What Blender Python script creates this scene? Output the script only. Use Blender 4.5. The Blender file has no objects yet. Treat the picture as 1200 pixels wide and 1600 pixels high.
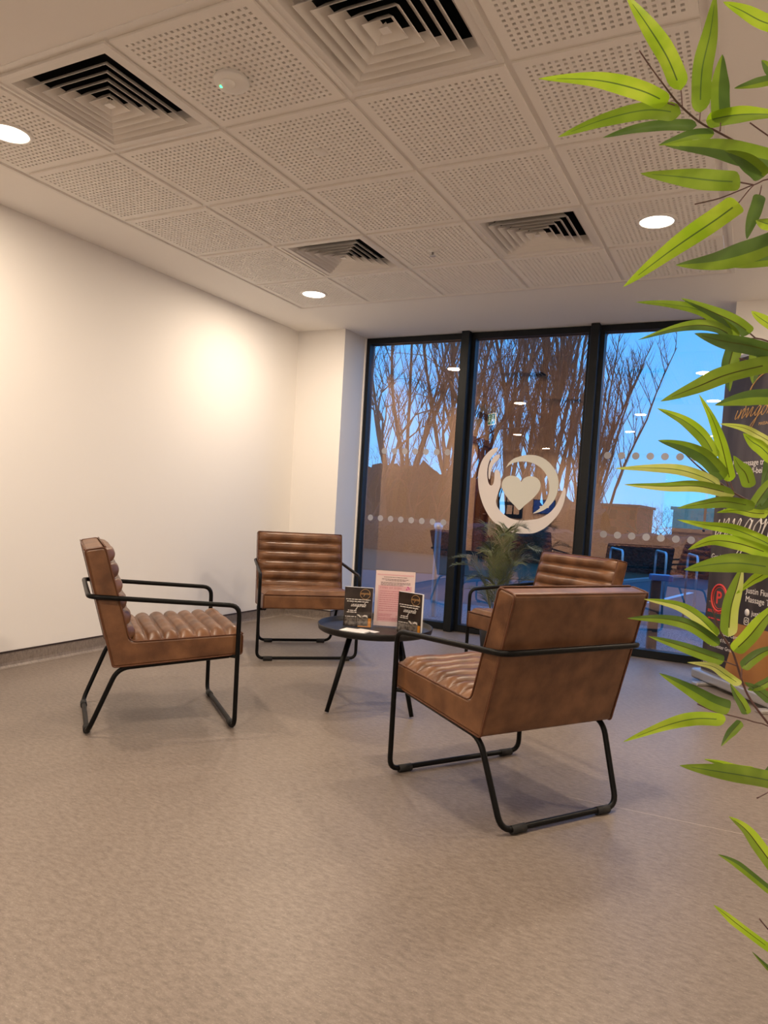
import bpy, bmesh, math, random
from mathutils import Vector, Matrix, Euler
random.seed(7)
scene = bpy.context.scene
COL = scene.collection
PI = math.pi

# ------------------------------------------------------------------ camera
CAM = Vector((3.2484, -1.7669, 1.0542))
YAW, PITCH, ROLL, FPX, CY = -0.469, -0.0617, 0.0581, 1131.5, 58.37
cy_, sy_ = math.cos(YAW), math.sin(YAW); cp_, sp_ = math.cos(PITCH), math.sin(PITCH)
fwd = Vector((sy_*cp_, cy_*cp_, sp_)); rt0 = Vector((cy_, -sy_, 0)); up0 = rt0.cross(fwd)
rt = rt0*math.cos(ROLL) + up0*math.sin(ROLL); up = up0*math.cos(ROLL) - rt0*math.sin(ROLL)
cd = bpy.data.cameras.new('camera'); cam = bpy.data.objects.new('camera', cd); COL.objects.link(cam)
cam.matrix_world = Matrix(((rt.x, up.x, -fwd.x, CAM.x), (rt.y, up.y, -fwd.y, CAM.y), (rt.z, up.z, -fwd.z, CAM.z), (0, 0, 0, 1)))
cd.sensor_fit = 'AUTO'; cd.sensor_width = 36; cd.lens = FPX/1600*36; cd.shift_y = CY/1600
cd.clip_start = 0.05; cd.clip_end = 500
scene.camera = cam
def ray(u, v):
    return rt*((u-600)/FPX) + up*(-(v-800-CY)/FPX) + fwd
def at_depth(u, v, dep):
    return CAM + ray(u, v)*dep
def on_z(u, v, z):
    d = ray(u, v); return CAM + d*((z-CAM.z)/d.z)
def on_y(u, v, y):
    d = ray(u, v); return CAM + d*((y-CAM.y)/d.y)

# ------------------------------------------------------------------ colour management, world
scene.view_settings.view_transform = 'Standard'
scene.view_settings.look = 'None'
scene.view_settings.exposure = 0.0
scene.view_settings.gamma = 1.0
scene.view_settings.use_curve_mapping = False
scene.cycles.use_denoising = True
scene.cycles.max_bounces = 8
scene.cycles.diffuse_bounces = 5
scene.cycles.glossy_bounces = 4
scene.cycles.transparent_max_bounces = 16
scene.cycles.sample_clamp_indirect = 4.0
scene.cycles.caustics_reflective = False
scene.cycles.caustics_refractive = False

SKY_STRENGTH = 1.9
LAMP_COLOR = (1.0, 0.82, 0.635)
LAMP_POWER = 24.0
LENS_STRENGTH = 9.0

w = bpy.data.worlds.new('dusk_sky'); scene.world = w; w.use_nodes = True
nt = w.node_tree; nt.nodes.clear()
o_ = nt.nodes.new('ShaderNodeOutputWorld'); bg = nt.nodes.new('ShaderNodeBackground')
tc = nt.nodes.new('ShaderNodeTexCoord'); sx = nt.nodes.new('ShaderNodeSeparateXYZ'); cr = nt.nodes.new('ShaderNodeValToRGB')
cr.color_ramp.elements[0].position = 0.0; cr.color_ramp.elements[0].color = (0.17, 0.52, 1.0, 1)
cr.color_ramp.elements[1].position = 1.0; cr.color_ramp.elements[1].color = (0.06, 0.28, 0.85, 1)
e = cr.color_ramp.elements.new(0.22); e.color = (0.085, 0.43, 1.0, 1)
nt.links.new(tc.outputs['Generated'], sx.inputs[0]); nt.links.new(sx.outputs['Z'], cr.inputs[0])
nt.links.new(cr.outputs[0], bg.inputs[0]); bg.inputs[1].default_value = SKY_STRENGTH
nt.links.new(bg.outputs[0], o_.inputs[0])

# ------------------------------------------------------------------ materials
def srgb(r, g, b):
    f = lambda c: (c/255)/12.92 if c/255 <= .04045 else ((c/255+.055)/1.055)**2.4
    return (f(r), f(g), f(b), 1)
def mat(name, color, rough=.5, metal=0.0, spec=.5, noise=None, bump=None, emis=None, trans=0.0, detail=4):
    """noise=(scale, colour2, low, high, stretch) mixes a second colour; bump=(scale, strength, distance)"""
    m = bpy.data.materials.new(name); m.use_nodes = True; n = m.node_tree; b = n.nodes['Principled BSDF']
    b.inputs['Base Color'].default_value = color; b.inputs['Roughness'].default_value = rough
    b.inputs['Metallic'].default_value = metal; b.inputs['Specular IOR Level'].default_value = spec
    t = n.nodes.new('ShaderNodeTexCoord')
    if noise:
        sc, c2, lo, hi = noise[:4]
        mp = n.nodes.new('ShaderNodeMapping'); mp.inputs['Scale'].default_value = noise[4] if len(noise) > 4 else (1, 1, 1)
        nz = n.nodes.new('ShaderNodeTexNoise'); nz.inputs['Scale'].default_value = sc; nz.inputs['Detail'].default_value = detail
        r = n.nodes.new('ShaderNodeValToRGB'); r.color_ramp.elements[0].position = lo; r.color_ramp.elements[1].position = hi
        r.color_ramp.elements[0].color = color; r.color_ramp.elements[1].color = c2
        n.links.new(t.outputs['Object'], mp.inputs[0]); n.links.new(mp.outputs[0], nz.inputs['Vector'])
        n.links.new(nz.outputs['Fac'], r.inputs[0]); n.links.new(r.outputs[0], b.inputs['Base Color'])
    if bump:
        nz2 = n.nodes.new('ShaderNodeTexNoise'); nz2.inputs['Scale'].default_value = bump[0]; nz2.inputs['Detail'].default_value = 3
        bp = n.nodes.new('ShaderNodeBump'); bp.inputs['Strength'].default_value = bump[1]; bp.inputs['Distance'].default_value = bump[2]
        n.links.new(t.outputs['Object'], nz2.inputs['Vector']); n.links.new(nz2.outputs['Fac'], bp.inputs['Height'])
        n.links.new(bp.outputs[0], b.inputs['Normal'])
    if emis:
        b.inputs['Emission Color'].default_value = emis[0]; b.inputs['Emission Strength'].default_value = emis[1]
    if trans:
        b.inputs['Transmission Weight'].default_value = trans
    return m
M = {}
M['wall'] = mat('wall_paint', (.88, .85, .81, 1), .75, spec=.25, bump=(220, .04, .002))
M['ceil'] = mat('ceiling_paint', (.92, .89, .85, 1), .85, spec=.2)
M['tile'] = mat('tile_paint', (.92, .89, .85, 1), .8, spec=.2)
M['white_metal'] = mat('white_powder_coat', (.84, .81, .77, 1), .45, spec=.4)
M['felt'] = mat('black_felt', (.035, .03, .027, 1), .9)
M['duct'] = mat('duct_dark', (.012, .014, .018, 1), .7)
M['frame'] = mat('anthracite_frame', (.009, .011, .013, 1), .45, spec=.25)
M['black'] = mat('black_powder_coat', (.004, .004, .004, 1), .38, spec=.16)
M['tray'] = mat('black_tray', (.013, .011, .011, 1), .40, spec=.3)
M['rubber'] = mat('rubber', (.01, .01, .01, 1), .7)
M['leather'] = mat('tan_leather', srgb(122, 84, 56), .38, spec=.45, noise=(11, srgb(84, 53, 33), .36, .68), bump=(160, .10, .003), detail=8)
M['piping'] = mat('brown_piping', srgb(92, 55, 34), .45, spec=.4)
M['skirt_cap'] = mat('dark_cap_strip', (.035, .022, .02, 1), .5)
M['wood'] = mat('stained_wood', srgb(128, 82, 46), .45, noise=(3, srgb(92, 56, 30), .3, .7, (12, 12, 1)))
M['cream'] = mat('cream_panel', srgb(236, 224, 208), .6)
M['steel'] = mat('brushed_steel', (.62, .62, .64, 1), .35, metal=1.0)
M['silver'] = mat('silver_anodised', (.62, .60, .58, 1), .38, metal=.75)
M['paper'] = mat('white_card', (.86, .86, .88, 1), .5)
M['pink'] = mat('pink_print', srgb(240, 190, 195), .45)
M['pinkpale'] = mat('pale_pink_print', srgb(250, 226, 224), .45)
M['magenta'] = mat('magenta_print', srgb(214, 90, 160), .5)
M['ink'] = mat('grey_ink', srgb(105, 70, 80), .5)
M['inkred'] = mat('rose_ink', srgb(190, 95, 110), .5)
M['darkprint'] = mat('dark_print', srgb(58, 48, 44), .25, noise=(9, srgb(38, 30, 27), .4, .6))
M['greyprint'] = mat('grey_photo_print', srgb(120, 110, 102), .3, noise=(60, srgb(60, 52, 48), .42, .6))
M['whiteprint'] = mat('white_print', srgb(235, 228, 222), .5)
M['goldprint'] = mat('gold_print', srgb(205, 160, 100), .4)
M['orange'] = mat('amber_print', srgb(215, 140, 40), .35)
M['redprint'] = mat('coral_red_print', srgb(225, 70, 62), .5)
M['greenprint'] = mat('dull_green_print', srgb(40, 78, 60), .5)
M['banner'] = mat('banner_print', srgb(84, 74, 70), .42, noise=(2.2, srgb(52, 43, 41), .35, .6, (3, 3, .6)))
M['bannergold'] = mat('banner_gold_print', srgb(176, 124, 66), .4, noise=(5, srgb(150, 98, 50), .3, .7))
M['logo_pink'] = mat('frosted_vinyl_warm', (.80, .74, .72, 1), .6)
M['logo_grey'] = mat('frosted_vinyl_green', (.70, .70, .64, 1), .6)
M['dot'] = mat('frosted_dot', (.42, .42, .46, 1), .6)
M['palm'] = mat('palm_leaf', srgb(112, 118, 78), .5, noise=(6, srgb(74, 84, 52), .4, .7))
M['palm_stem'] = mat('palm_stem', srgb(110, 108, 70), .6)
M['pot'] = mat('dark_planter', (.03, .03, .032, 1), .5)
M['soil'] = mat('soil', (.03, .02, .015, 1), .9)
M['twig'] = mat('purple_brown_twig', srgb(104, 74, 72), .55)
M['red_leaf'] = mat('red_leaf', srgb(180, 20, 30), .5)
M['bark'] = mat('bark', srgb(86, 66, 52), .9, noise=(4, srgb(58, 44, 36), .3, .7))
M['grass'] = mat('grass', (.022, .040, .010, 1), .9, noise=(30, (.012, .026, .007, 1), .3, .7))
M['hedge'] = mat('hedge_leaf', (.010, .022, .014, 1), .8, noise=(14, (.003, .007, .005, 1), .35, .65), bump=(20, 1, .1))
M['asphalt'] = mat('asphalt', (.075, .08, .085, 1), .75, noise=(60, (.05, .055, .06, 1), .3, .7))
M['gravel'] = mat('gravel', (.36, .33, .33, 1), .8, noise=(70, (.12, .11, .12, 1), .42, .58), bump=(70, .6, .02))
M['kerb'] = mat('kerb', (.28, .27, .26, 1), .8)
M['line'] = mat('line_paint', (.75, .75, .75, 1), .6)
M['brick'] = mat('brick', srgb(176, 84, 52), .85, noise=(9, srgb(140, 64, 42), .3, .7))
M['brick2'] = mat('dark_brick', srgb(84, 62, 56), .85)
M['darkglass'] = mat('dark_glass', (.006, .02, .024, 1), .6, spec=.1)
M['terrain'] = mat('field', (.03, .04, .02, 1), .9)
M['bluepl'] = mat('blue_plastic', srgb(70, 110, 170), .35)
M['screen'] = mat('blue_screen', (.02, .05, .2, 1), .3, emis=(srgb(30, 80, 200), .9))
M['exitg'] = mat('sign_green', (.0, .25, .16, 1), .4, emis=((.0, .36, .24, 1), .8))
M['exitw'] = mat('sign_white', (.9, .95, .92, 1), .4, emis=((.8, 1, .95, 1), 1.6))
M['led'] = mat('green_led', (.05, .8, .2, 1), .3, emis=((.05, 1, .25, 1), 4.0))
M['lens'] = mat('downlight_lens', (.95, .93, .9, 1), .4, emis=((1.0, .86, .70, 1), LENS_STRENGTH))

def vinyl():
    m = mat('floor_vinyl', srgb(163, 143, 131), .40, spec=.38)
    n = m.node_tree; b = n.nodes['Principled BSDF']; L = n.links.new
    t = [x for x in n.nodes if x.type == 'TEX_COORD'][0]
    def noise(sc, det, stretch, rough=.6):
        mp = n.nodes.new('ShaderNodeMapping'); mp.inputs['Scale'].default_value = stretch; mp.inputs['Rotation'].default_value = (0, 0, .5)
        z = n.nodes.new('ShaderNodeTexNoise'); z.inputs['Scale'].default_value = sc; z.inputs['Detail'].default_value = det; z.inputs['Roughness'].default_value = rough
        L(t.outputs['Object'], mp.inputs[0]); L(mp.outputs[0], z.inputs['Vector']); return z
    a = noise(3.0, 3, (1, 1, 1)); f = noise(34, 7, (1, 2.3, 1), .75); g = noise(160, 3, (1, 1.6, 1), .7)
    r1 = n.nodes.new('ShaderNodeValToRGB'); r1.color_ramp.elements[0].position = .32; r1.color_ramp.elements[1].position = .70
    r1.color_ramp.elements[0].color = srgb(112, 101, 93); r1.color_ramp.elements[1].color = srgb(151, 139, 129)
    L(f.outputs['Fac'], r1.inputs[0])
    r2 = n.nodes.new('ShaderNodeValToRGB'); r2.color_ramp.elements[0].position = .58; r2.color_ramp.elements[1].position = .75
    r2.color_ramp.elements[0].color = (0, 0, 0, 1); r2.color_ramp.elements[1].color = (.7, .7, .7, 1)
    L(g.outputs['Fac'], r2.inputs[0])
    mx = n.nodes.new('ShaderNodeMixRGB'); mx.inputs[2].default_value = srgb(186, 175, 164); L(r2.outputs[0], mx.inputs[0]); L(r1.outputs[0], mx.inputs[1])
    mu = n.nodes.new('ShaderNodeMixRGB'); mu.blend_type = 'MULTIPLY'; mu.inputs[0].default_value = .35
    r3 = n.nodes.new('ShaderNodeValToRGB'); r3.color_ramp.elements[0].position = .35; r3.color_ramp.elements[1].position = .65
    r3.color_ramp.elements[0].color = (.84, .83, .84, 1); L(a.outputs['Fac'], r3.inputs[0])
    L(mx.outputs[0], mu.inputs[1]); L(r3.outputs[0], mu.inputs[2]); L(mu.outputs[0], b.inputs['Base Color'])
    bp = n.nodes.new('ShaderNodeBump'); bp.inputs['Strength'].default_value = .03; bp.inputs['Distance'].default_value = .001
    L(g.outputs['Fac'], bp.inputs['Height']); L(bp.outputs[0], b.inputs['Normal'])
    return m
M['floor'] = vinyl()
M['seam'] = mat('weld_seam', srgb(196, 182, 170), .5)

def glass_mat():
    # coated insulating glass: warm reflection on the room side, slightly tinted transmission
    m = bpy.data.materials.new('coated_glass'); m.use_nodes = True; n = m.node_tree; n.nodes.clear(); L = n.links.new
    out = n.nodes.new('ShaderNodeOutputMaterial'); mix = n.nodes.new('ShaderNodeMixShader')
    tr = n.nodes.new('ShaderNodeBsdfTransparent'); gl = n.nodes.new('ShaderNodeBsdfGlossy'); geo = n.nodes.new('ShaderNodeNewGeometry')
    tr.inputs[0].default_value = (.90, .95, .98, 1)
    gl.inputs['Roughness'].default_value = 0.0; gl.inputs['Color'].default_value = (1.0, .66, .45, 1)
    fr = n.nodes.new('ShaderNodeLayerWeight'); fr.inputs['Blend'].default_value = .25
    mr = n.nodes.new('ShaderNodeMapRange'); mr.inputs['To Min'].default_value = .30; mr.inputs['To Max'].default_value = .8
    L(fr.outputs['Fresnel'], mr.inputs['Value'])
    inv = n.nodes.new('ShaderNodeMath'); inv.operation = 'SUBTRACT'; inv.inputs[0].default_value = 1; L(geo.outputs['Backfacing'], inv.inputs[1])
    mu = n.nodes.new('ShaderNodeMath'); mu.operation = 'MULTIPLY'; L(inv.outputs[0], mu.inputs[0]); L(mr.outputs[0], mu.inputs[1])
    L(mu.outputs[0], mix.inputs[0]); L(tr.outputs[0], mix.inputs[1]); L(gl.outputs[0], mix.inputs[2]); L(mix.outputs[0], out.inputs[0])
    return m
M['glass'] = glass_mat()
def acrylic_mat():
    m = bpy.data.materials.new('clear_acrylic'); m.use_nodes = True; n = m.node_tree; n.nodes.clear(); L = n.links.new
    out = n.nodes.new('ShaderNodeOutputMaterial'); mix = n.nodes.new('ShaderNodeMixShader')
    tr = n.nodes.new('ShaderNodeBsdfTransparent'); gl = n.nodes.new('ShaderNodeBsdfGlossy'); tr.inputs[0].default_value = (.985, .985, .98, 1)
    gl.inputs['Roughness'].default_value = .05; mix.inputs[0].default_value = .035
    L(tr.outputs[0], mix.inputs[1]); L(gl.outputs[0], mix.inputs[2]); L(mix.outputs[0], out.inputs[0]); return m
M['acrylic'] = acrylic_mat()
def leaf_mat(name, c, c2):
    m = bpy.data.materials.new(name); m.use_nodes = True; n = m.node_tree; b = n.nodes['Principled BSDF']; L = n.links.new
    t = n.nodes.new('ShaderNodeTexCoord'); nz = n.nodes.new('ShaderNodeTexNoise'); nz.inputs['Scale'].default_value = 22
    r = n.nodes.new('ShaderNodeValToRGB'); r.color_ramp.elements[0].position = .35; r.color_ramp.elements[1].position = .68
    r.color_ramp.elements[0].color = c; r.color_ramp.elements[1].color = c2
    L(t.outputs['Object'], nz.inputs['Vector']); L(nz.outputs['Fac'], r.inputs[0]); L(r.outputs[0], b.inputs['Base Color'])
    b.inputs['Roughness'].default_value = .38; b.inputs['Specular IOR Level'].default_value = .45
    out = n.nodes['Material Output']; tl = n.nodes.new('ShaderNodeBsdfTranslucent'); L(r.outputs[0], tl.inputs[0])
    mx = n.nodes.new('ShaderNodeMixShader'); mx.inputs[0].default_value = .42
    L(b.outputs[0], mx.inputs[1]); L(tl.outputs[0], mx.inputs[2]); L(mx.outputs[0], out.inputs[0]); return m
M['leaf_lime'] = leaf_mat('leaf_lime', srgb(150, 188, 34), srgb(182, 208, 64))
M['leaf_mid'] = leaf_mat('leaf_mid', srgb(118, 148, 38), srgb(140, 168, 54))
M['leaf_dark'] = leaf_mat('leaf_dark', srgb(76, 104, 44), srgb(98, 126, 58))
M['leaf_pale'] = leaf_mat('leaf_pale', srgb(190, 206, 92), srgb(216, 220, 140))
M['midrib'] = leaf_mat('leaf_midrib', srgb(78, 88, 24), srgb(66, 60, 30))

# ------------------------------------------------------------------ mesh helpers
class MB:
    def __init__(s): s.v = []; s.f = []; s.m = []; s.sm = []
    def face(s, idx, mi=0, sm=False): s.f.append(tuple(idx)); s.m.append(mi); s.sm.append(sm)
    def add(s, verts, faces, mi=0, sm=False):
        o = len(s.v); s.v += [tuple(v) for v in verts]
        for f in faces: s.face([i+o for i in f], mi, sm)
        return s
    def box(s, x0, x1, y0, y1, z0, z1, mi=0):
        return s.add([(x0, y0, z0), (x1, y0, z0), (x1, y1, z0), (x0, y1, z0), (x0, y0, z1), (x1, y0, z1), (x1, y1, z1), (x0, y1, z1)],
            [(0, 3, 2, 1), (4, 5, 6, 7), (0, 1, 5, 4), (1, 2, 6, 5), (2, 3, 7, 6), (3, 0, 4, 7)], mi)
    def bbox(s, x0, x1, y0, y1, z0, z1, r, mi=0, seg=2):
        bm = bmesh.new(); bmesh.ops.create_cube(bm, size=1)
        for v in bm.verts: v.co = Vector(((x0+x1)/2+v.co.x*(x1-x0), (y0+y1)/2+v.co.y*(y1-y0), (z0+z1)/2+v.co.z*(z1-z0)))
        bmesh.ops.bevel(bm, geom=bm.edges[:]+bm.verts[:], offset=r, segments=seg, affect='EDGES', profile=.5)
        bm.verts.ensure_lookup_table(); bm.verts.index_update()
        s.add([v.co[:] for v in bm.verts], [[v.index for v in f.verts] for f in bm.faces], mi, False); bm.free(); return s
    def prism(s, poly, fn, d0, d1, mi=0, sm=False):
        """poly 2D points, fn(a,b,d)->3D"""
        n = len(poly); vs = [fn(a, b, d0) for a, b in poly]+[fn(a, b, d1) for a, b in poly]
        fs = [tuple(range(n-1, -1, -1)), tuple(range(n, 2*n))]+[(i, (i+1) % n, n+(i+1) % n, n+i) for i in range(n)]
        return s.add(vs, fs, mi, sm)
    def tube(s, pts, r, seg=8, closed=False, mi=0, caps=True):
        pts = [Vector(p) for p in pts]; n = len(pts); rr = r if isinstance(r, (list, tuple)) else [r]*n
        ns = []; prev = None; rings = []
        for i in range(n):
            a = pts[(i-1) % n] if (closed or i > 0) else pts[i]; b = pts[(i+1) % n] if (closed or i < n-1) else pts[i]
            t = (b-a); t = t.normalized() if t.length > 1e-9 else Vector((0, 0, 1))
            if prev is None:
                h = Vector((0, 0, 1)) if abs(t.z) < .9 else Vector((1, 0, 0)); u = t.cross(h).normalized()
            else:
                u = prev-t*prev.dot(t); u = u.normalized() if u.length > 1e-6 else t.orthogonal().normalized()
            prev = u; w_ = t.cross(u)
            o = len(s.v); rings.append(o)
            for k in range(seg):
                an = 2*PI*k/seg; s.v.append(tuple(pts[i]+(u*math.cos(an)+w_*math.sin(an))*rr[i]))
        m_ = n if closed else n-1
        for i in range(m_):
            a, b = rings[i], rings[(i+1) % n]
            for k in range(seg): s.face((a+k, a+(k+1) % seg, b+(k+1) % seg, b+k), mi, True)
        if caps and not closed:
            s.face([rings[0]+k for k in range(seg-1, -1, -1)], mi); s.face([rings[-1]+k for k in range(seg)], mi)
        return s
    def lathe(s, prof, cx=0, cy=0, seg=32, mi=0, sm=True):
        rings = []
        for r, z in prof:
            o = len(s.v); rings.append((o, r))
            if r < 1e-6: s.v.append((cx, cy, z))
            else:
                for k in range(seg): s.v.append((cx+r*math.cos(2*PI*k/seg), cy+r*math.sin(2*PI*k/seg), z))
        for (a, ra), (b, rb) in zip(rings[:-1], rings[1:]):
            for k in range(seg):
                k2 = (k+1) % seg
                if ra < 1e-6: s.face((a, b+k2, b+k), mi, sm)
                elif rb < 1e-6: s.face((a+k, a+k2, b), mi, sm)
                else: s.face((a+k, a+k2, b+k2, b+k), mi, sm)
        return s
    def build(s, name, mats, parent=None, fix=False):
        me = bpy.data.meshes.new(name); me.from_pydata(s.v, [], s.f); 
        for m in (mats if isinstance(mats, (list, tuple)) else [mats]): me.materials.append(m)
        me.polygons.foreach_set('material_index', s.m); me.polygons.foreach_set('use_smooth', s.sm)
        if fix:
            bm = bmesh.new(); bm.from_mesh(me); bmesh.ops.recalc_face_normals(bm, faces=bm.faces[:]); bm.to_mesh(me); bm.free()
        me.update()
        o = bpy.data.objects.new(name, me); COL.objects.link(o)
        if parent: o.parent = parent
        return o
def smooth_path(ctrl, r, seg=5):
    """round the corners of a polyline with radius r (number or list)"""
    out = []; n = len(ctrl); C = [Vector(c) for c in ctrl]
    for i in range(n):
        if i in (0, n-1): out.append(C[i]); continue
        out += corner(C[i-1], C[i], C[i+1], r, seg)
    return out
def corner(a, b, c, r, seg=5):
    u = (a-b); v = (c-b); k = min(r, u.length*.49, v.length*.49); p = b+u.normalized()*k; q = b+v.normalized()*k
    return [((1-t)**2)*p+2*t*(1-t)*b+t*t*q for t in [j/seg for j in range(seg+1)]]
def closed_path(ctrl, r, seg=5):
    n = len(ctrl); C = [Vector(c) for c in ctrl]; out = []
    for i in range(n): out += corner(C[i-1], C[i], C[(i+1) % n], r, seg)
    return out
def catmull(P, sub=6):
    P = [Vector(p) for p in P]; out = []
    for i in range(len(P)-1):
        p0 = P[max(i-1, 0)]; p1 = P[i]; p2 = P[i+1]; p3 = P[min(i+2, len(P)-1)]
        for k in range(sub):
            t = k/sub; out.append(.5*((2*p1)+(p2-p0)*t+(2*p0-5*p1+4*p2-p3)*t*t+(3*p1-p0-3*p2+p3)*t**3))
    out.append(P[-1]); return out
def empty(name, loc=(0, 0, 0), rz=0.0):
    o = bpy.data.objects.new(name, None); COL.objects.link(o); o.location = loc; o.rotation_euler = (0, 0, rz); o.empty_display_size = .1; return o
def tag(o, label, cat, group=None, kind=None):
    o['label'] = label; o['category'] = cat
    if group: o['group'] = group
    if kind: o['kind'] = kind
    return o
def struct(o, label=None):
    o['kind'] = 'structure'
    if label: o['label'] = label
    return o
def copy_tree(o, parent=None):
    c = o.copy(); COL.objects.link(c); c.parent = parent
    for ch in list(o.children): copy_tree(ch, c)
    return c
def text_mesh(txt, size, loc, mats, parent, name='lettering', bold=0.0, shear=0.0, align='LEFT', sx=1.0, spacing=1.0):
    """flat lettering in the local XZ plane of parent, facing -Y"""
    cu = bpy.data.curves.new('t', 'FONT'); cu.body = txt; cu.size = size; cu.align_x = align; cu.offset = bold; cu.shear = shear; cu.extrude = .0003
    cu.space_character = spacing; cu.resolution_u = 3
    ob = bpy.data.objects.new('t', cu); COL.objects.link(ob)
    dg = bpy.context.evaluated_depsgraph_get(); me = bpy.data.meshes.new_from_object(ob.evaluated_get(dg))
    bpy.data.objects.remove(ob); me.materials.clear(); me.materials.append(mats)
    for v in me.vertices: x, y, z = v.co; v.co = (loc[0]+x*sx, loc[1]-z, loc[2]+y)
    o = bpy.data.objects.new(name, me); COL.objects.link(o); o.parent = parent; return o
SCRIPT = {
 'i': (.42, [[(0, .95), (-.02, .3), (.1, .02), (.42, .45)], [(.08, 1.45), (.12, 1.5), (.1, 1.55)]]),
 'n': (.78, [[(0, 1), (.03, .5), (0, 0), (.12, .6), (.34, 1), (.44, .85), (.42, .2), (.52, .0), (.78, .45)]]),
 'v': (.68, [[(0, .8), (.1, 1), (.16, .5), (.24, 0), (.42, .5), (.55, 1), (.68, .9)]]),
 'g': (.78, [[(.46, .85), (.25, 1), (.03, .55), (.13, .05), (.35, .25), (.5, .95), (.46, 0), (.34, -1.0), (.16, -1.25), (.06, -.95), (.3, -.4), (.78, .35)]]),
 'o': (.66, [[(.3, 1), (.04, .65), (.08, .1), (.3, .0), (.5, .45), (.42, .92), (.3, 1), (.45, .75), (.66, .8)]]),
 'r': (.52, [[(0, .8), (.1, 1), (.1, .4), (.08, 0), (.16, .6), (.36, 1), (.48, .95)]]),
 'a': (.74, [[(.46, .85), (.25, 1), (.03, .55), (.12, .05), (.34, .25), (.48, .95), (.46, .2), (.55, 0), (.74, .4)]]),
 't': (.44, [[(.2, 1.9), (.12, .8), (.12, .2), (.22, 0), (.44, .4)], [(-.1, 1.15), (.42, 1.25)]]),
 'e': (.52, [[(.04, .45), (.3, .6), (.4, .85), (.25, 1), (.05, .6), (.1, .1), (.28, 0), (.52, .35)]])}
def script_mesh(word, x0, z0, h, y, wd, mats, parent, slant=.35, rise=0.0, name='script_lettering', sx=1.0):
    mb = MB(); x = 0.0
    for ch in word:
        adv, strokes = SCRIPT[ch]
        for st in strokes:
            P = [Vector((x0+(x+a+b*slant)*h*sx, y, z0+(b+(x+a)*rise)*h)) for a, b in st]
            mb.tube(catmull(P, 4), wd, 4)
        x += adv
    return mb.build(name, mats, parent)
def lines_mesh(rows, y, hgt, mats, parent, name='small_print'):
    """rows of tiny illegible print: dashes of word length. rows=(x0,x1,z)"""
    mb = MB(); rnd = random.Random(3)
    for x0, x1, z in rows:
        x = x0
        while x < x1:
            wl = min(rnd.uniform(.6, 2.6)*hgt*2.2, x1-x); mb.box(x, x+wl, y-.0003, y, z, z+hgt); x += wl+hgt*.8
    return mb.build(name, mats, parent)

# ------------------------------------------------------------------ room shell
H = 2.54
XL = -0.48; XR = 5.0; YB = -7.5; YG = 4.10
struct(MB().box(-3.2, XR+.1, YB-.1, YG+.06, -.12, 0).build('floor', M['floor']))
struct(MB().add([(2.70, .941, .0005), (XR, 1.057, .0005), (XR, 1.0605, .0005), (2.70, .9435, .0005)], [(0, 1, 2, 3)]).build('trim_1', M['seam']))
# ceiling plasterboard around the tile field (0..3 by 0..3)
cb = MB()
for x0, x1, y0, y1 in ((-3.2, XR+.1, YB-.1, -.012), (-3.2, -.012, -.012, YG+.06), (3.012, XR+.1, -.012, YG+.06), (-.012, 3.012, 3.012, YG+.06)):
    cb.box(x0, x1, y0, y1, H, H+.12)
struct(cb.build('ceiling', M['ceil']))
struct(MB().box(-.2, 3.2, -.2, 3.2, H+.32, H+.34).build('trim_3', M['duct']))
# perimeter angle + T bars
tb = MB()
for i in range(6):
    hw = .012
    tb.box(i*.6-hw, i*.6+hw, -.012, 3.012, H+.0045, H+.03); tb.box(-.012, 3.012, i*.6-hw, i*.6+hw, H+.0048, H+.0295)
struct(tb.build('trim_4', M['white_metal']))
pe = MB()
for x0, x1, y0, y1 in ((-.034, 3.034, -.034, -.014), (-.034, 3.034, 3.014, 3.034), (-.034, -.014, -.014, 3.014), (3.014, 3.034, -.014, 3.014)):
    pe.box(x0, x1, y0, y1, H-.004, H+.001)
struct(pe.build('trim_5', M['white_metal']))
# walls
DY0, DY1 = -.95, .30      # door opening in the left wall
wl = MB(); wl.box(XL-.12, XL, DY1, YG+.05, 0, H+.1); wl.box(XL-.12, XL, -1.35, DY0, 0, H+.1); wl.box(XL-.12, XL, DY0, DY1, 2.50, H+.1)
struct(wl.build('wall_left', M['wall']))
struct(MB().box(XL, 0.0, 3.672, YG+.05, 0, H+.1).build('wall_window_left', M['wall']))
struct(MB().box(3.03, XR+.1, 3.652, YG+.05, 0, H+.1).build('wall_window_right', M['wall']))
struct(MB().box(XR, XR+.12, YB-.1, 3.652, 0, H+.1).build('wall_right', M['wall']))
struct(MB().box(-3.2, XL-.12, -1.47, -1.35, 0, H+.1).build('wall_recess', M['wall']))
struct(MB().box(-3.2, -3.08, YB-.1, -1.47, 0, H+.1).build('wall_left_rear', M['wall']))
wb = MB(); WX0, WX1, WZ0, WZ1 = 1.35, 3.2, .86, 2.3
wb.box(-3.2, WX0, YB-.12, YB, 0, H+.1); wb.box(WX1, XR+.1, YB-.12, YB, 0, H+.1); wb.box(WX0, WX1, YB-.12, YB, 0, WZ0); wb.box(WX0, WX1, YB-.12, YB, WZ1, H+.1)
struct(wb.build('wall_back', M['wall']))
bw = empty('window_4', (0, 0, 0)); struct(bw)
f4 = MB(); f4.box(WX0-.05, WX1+.05, YB-.02, YB+.12, WZ0-.04, WZ0)
for x0, x1, z0, z1 in ((WX0, WX0+.05, WZ0, WZ1), (WX1-.05, WX1, WZ0, WZ1), (WX0, WX1, WZ0, WZ0+.05), (WX0, WX1, WZ1-.05, WZ1), (2.25, 2.3, WZ0, WZ1)):
    f4.box(x0, x1, YB-.09, YB-.04, z0, z1)
f4.build('window_frame', M['wall'], bw)
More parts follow.
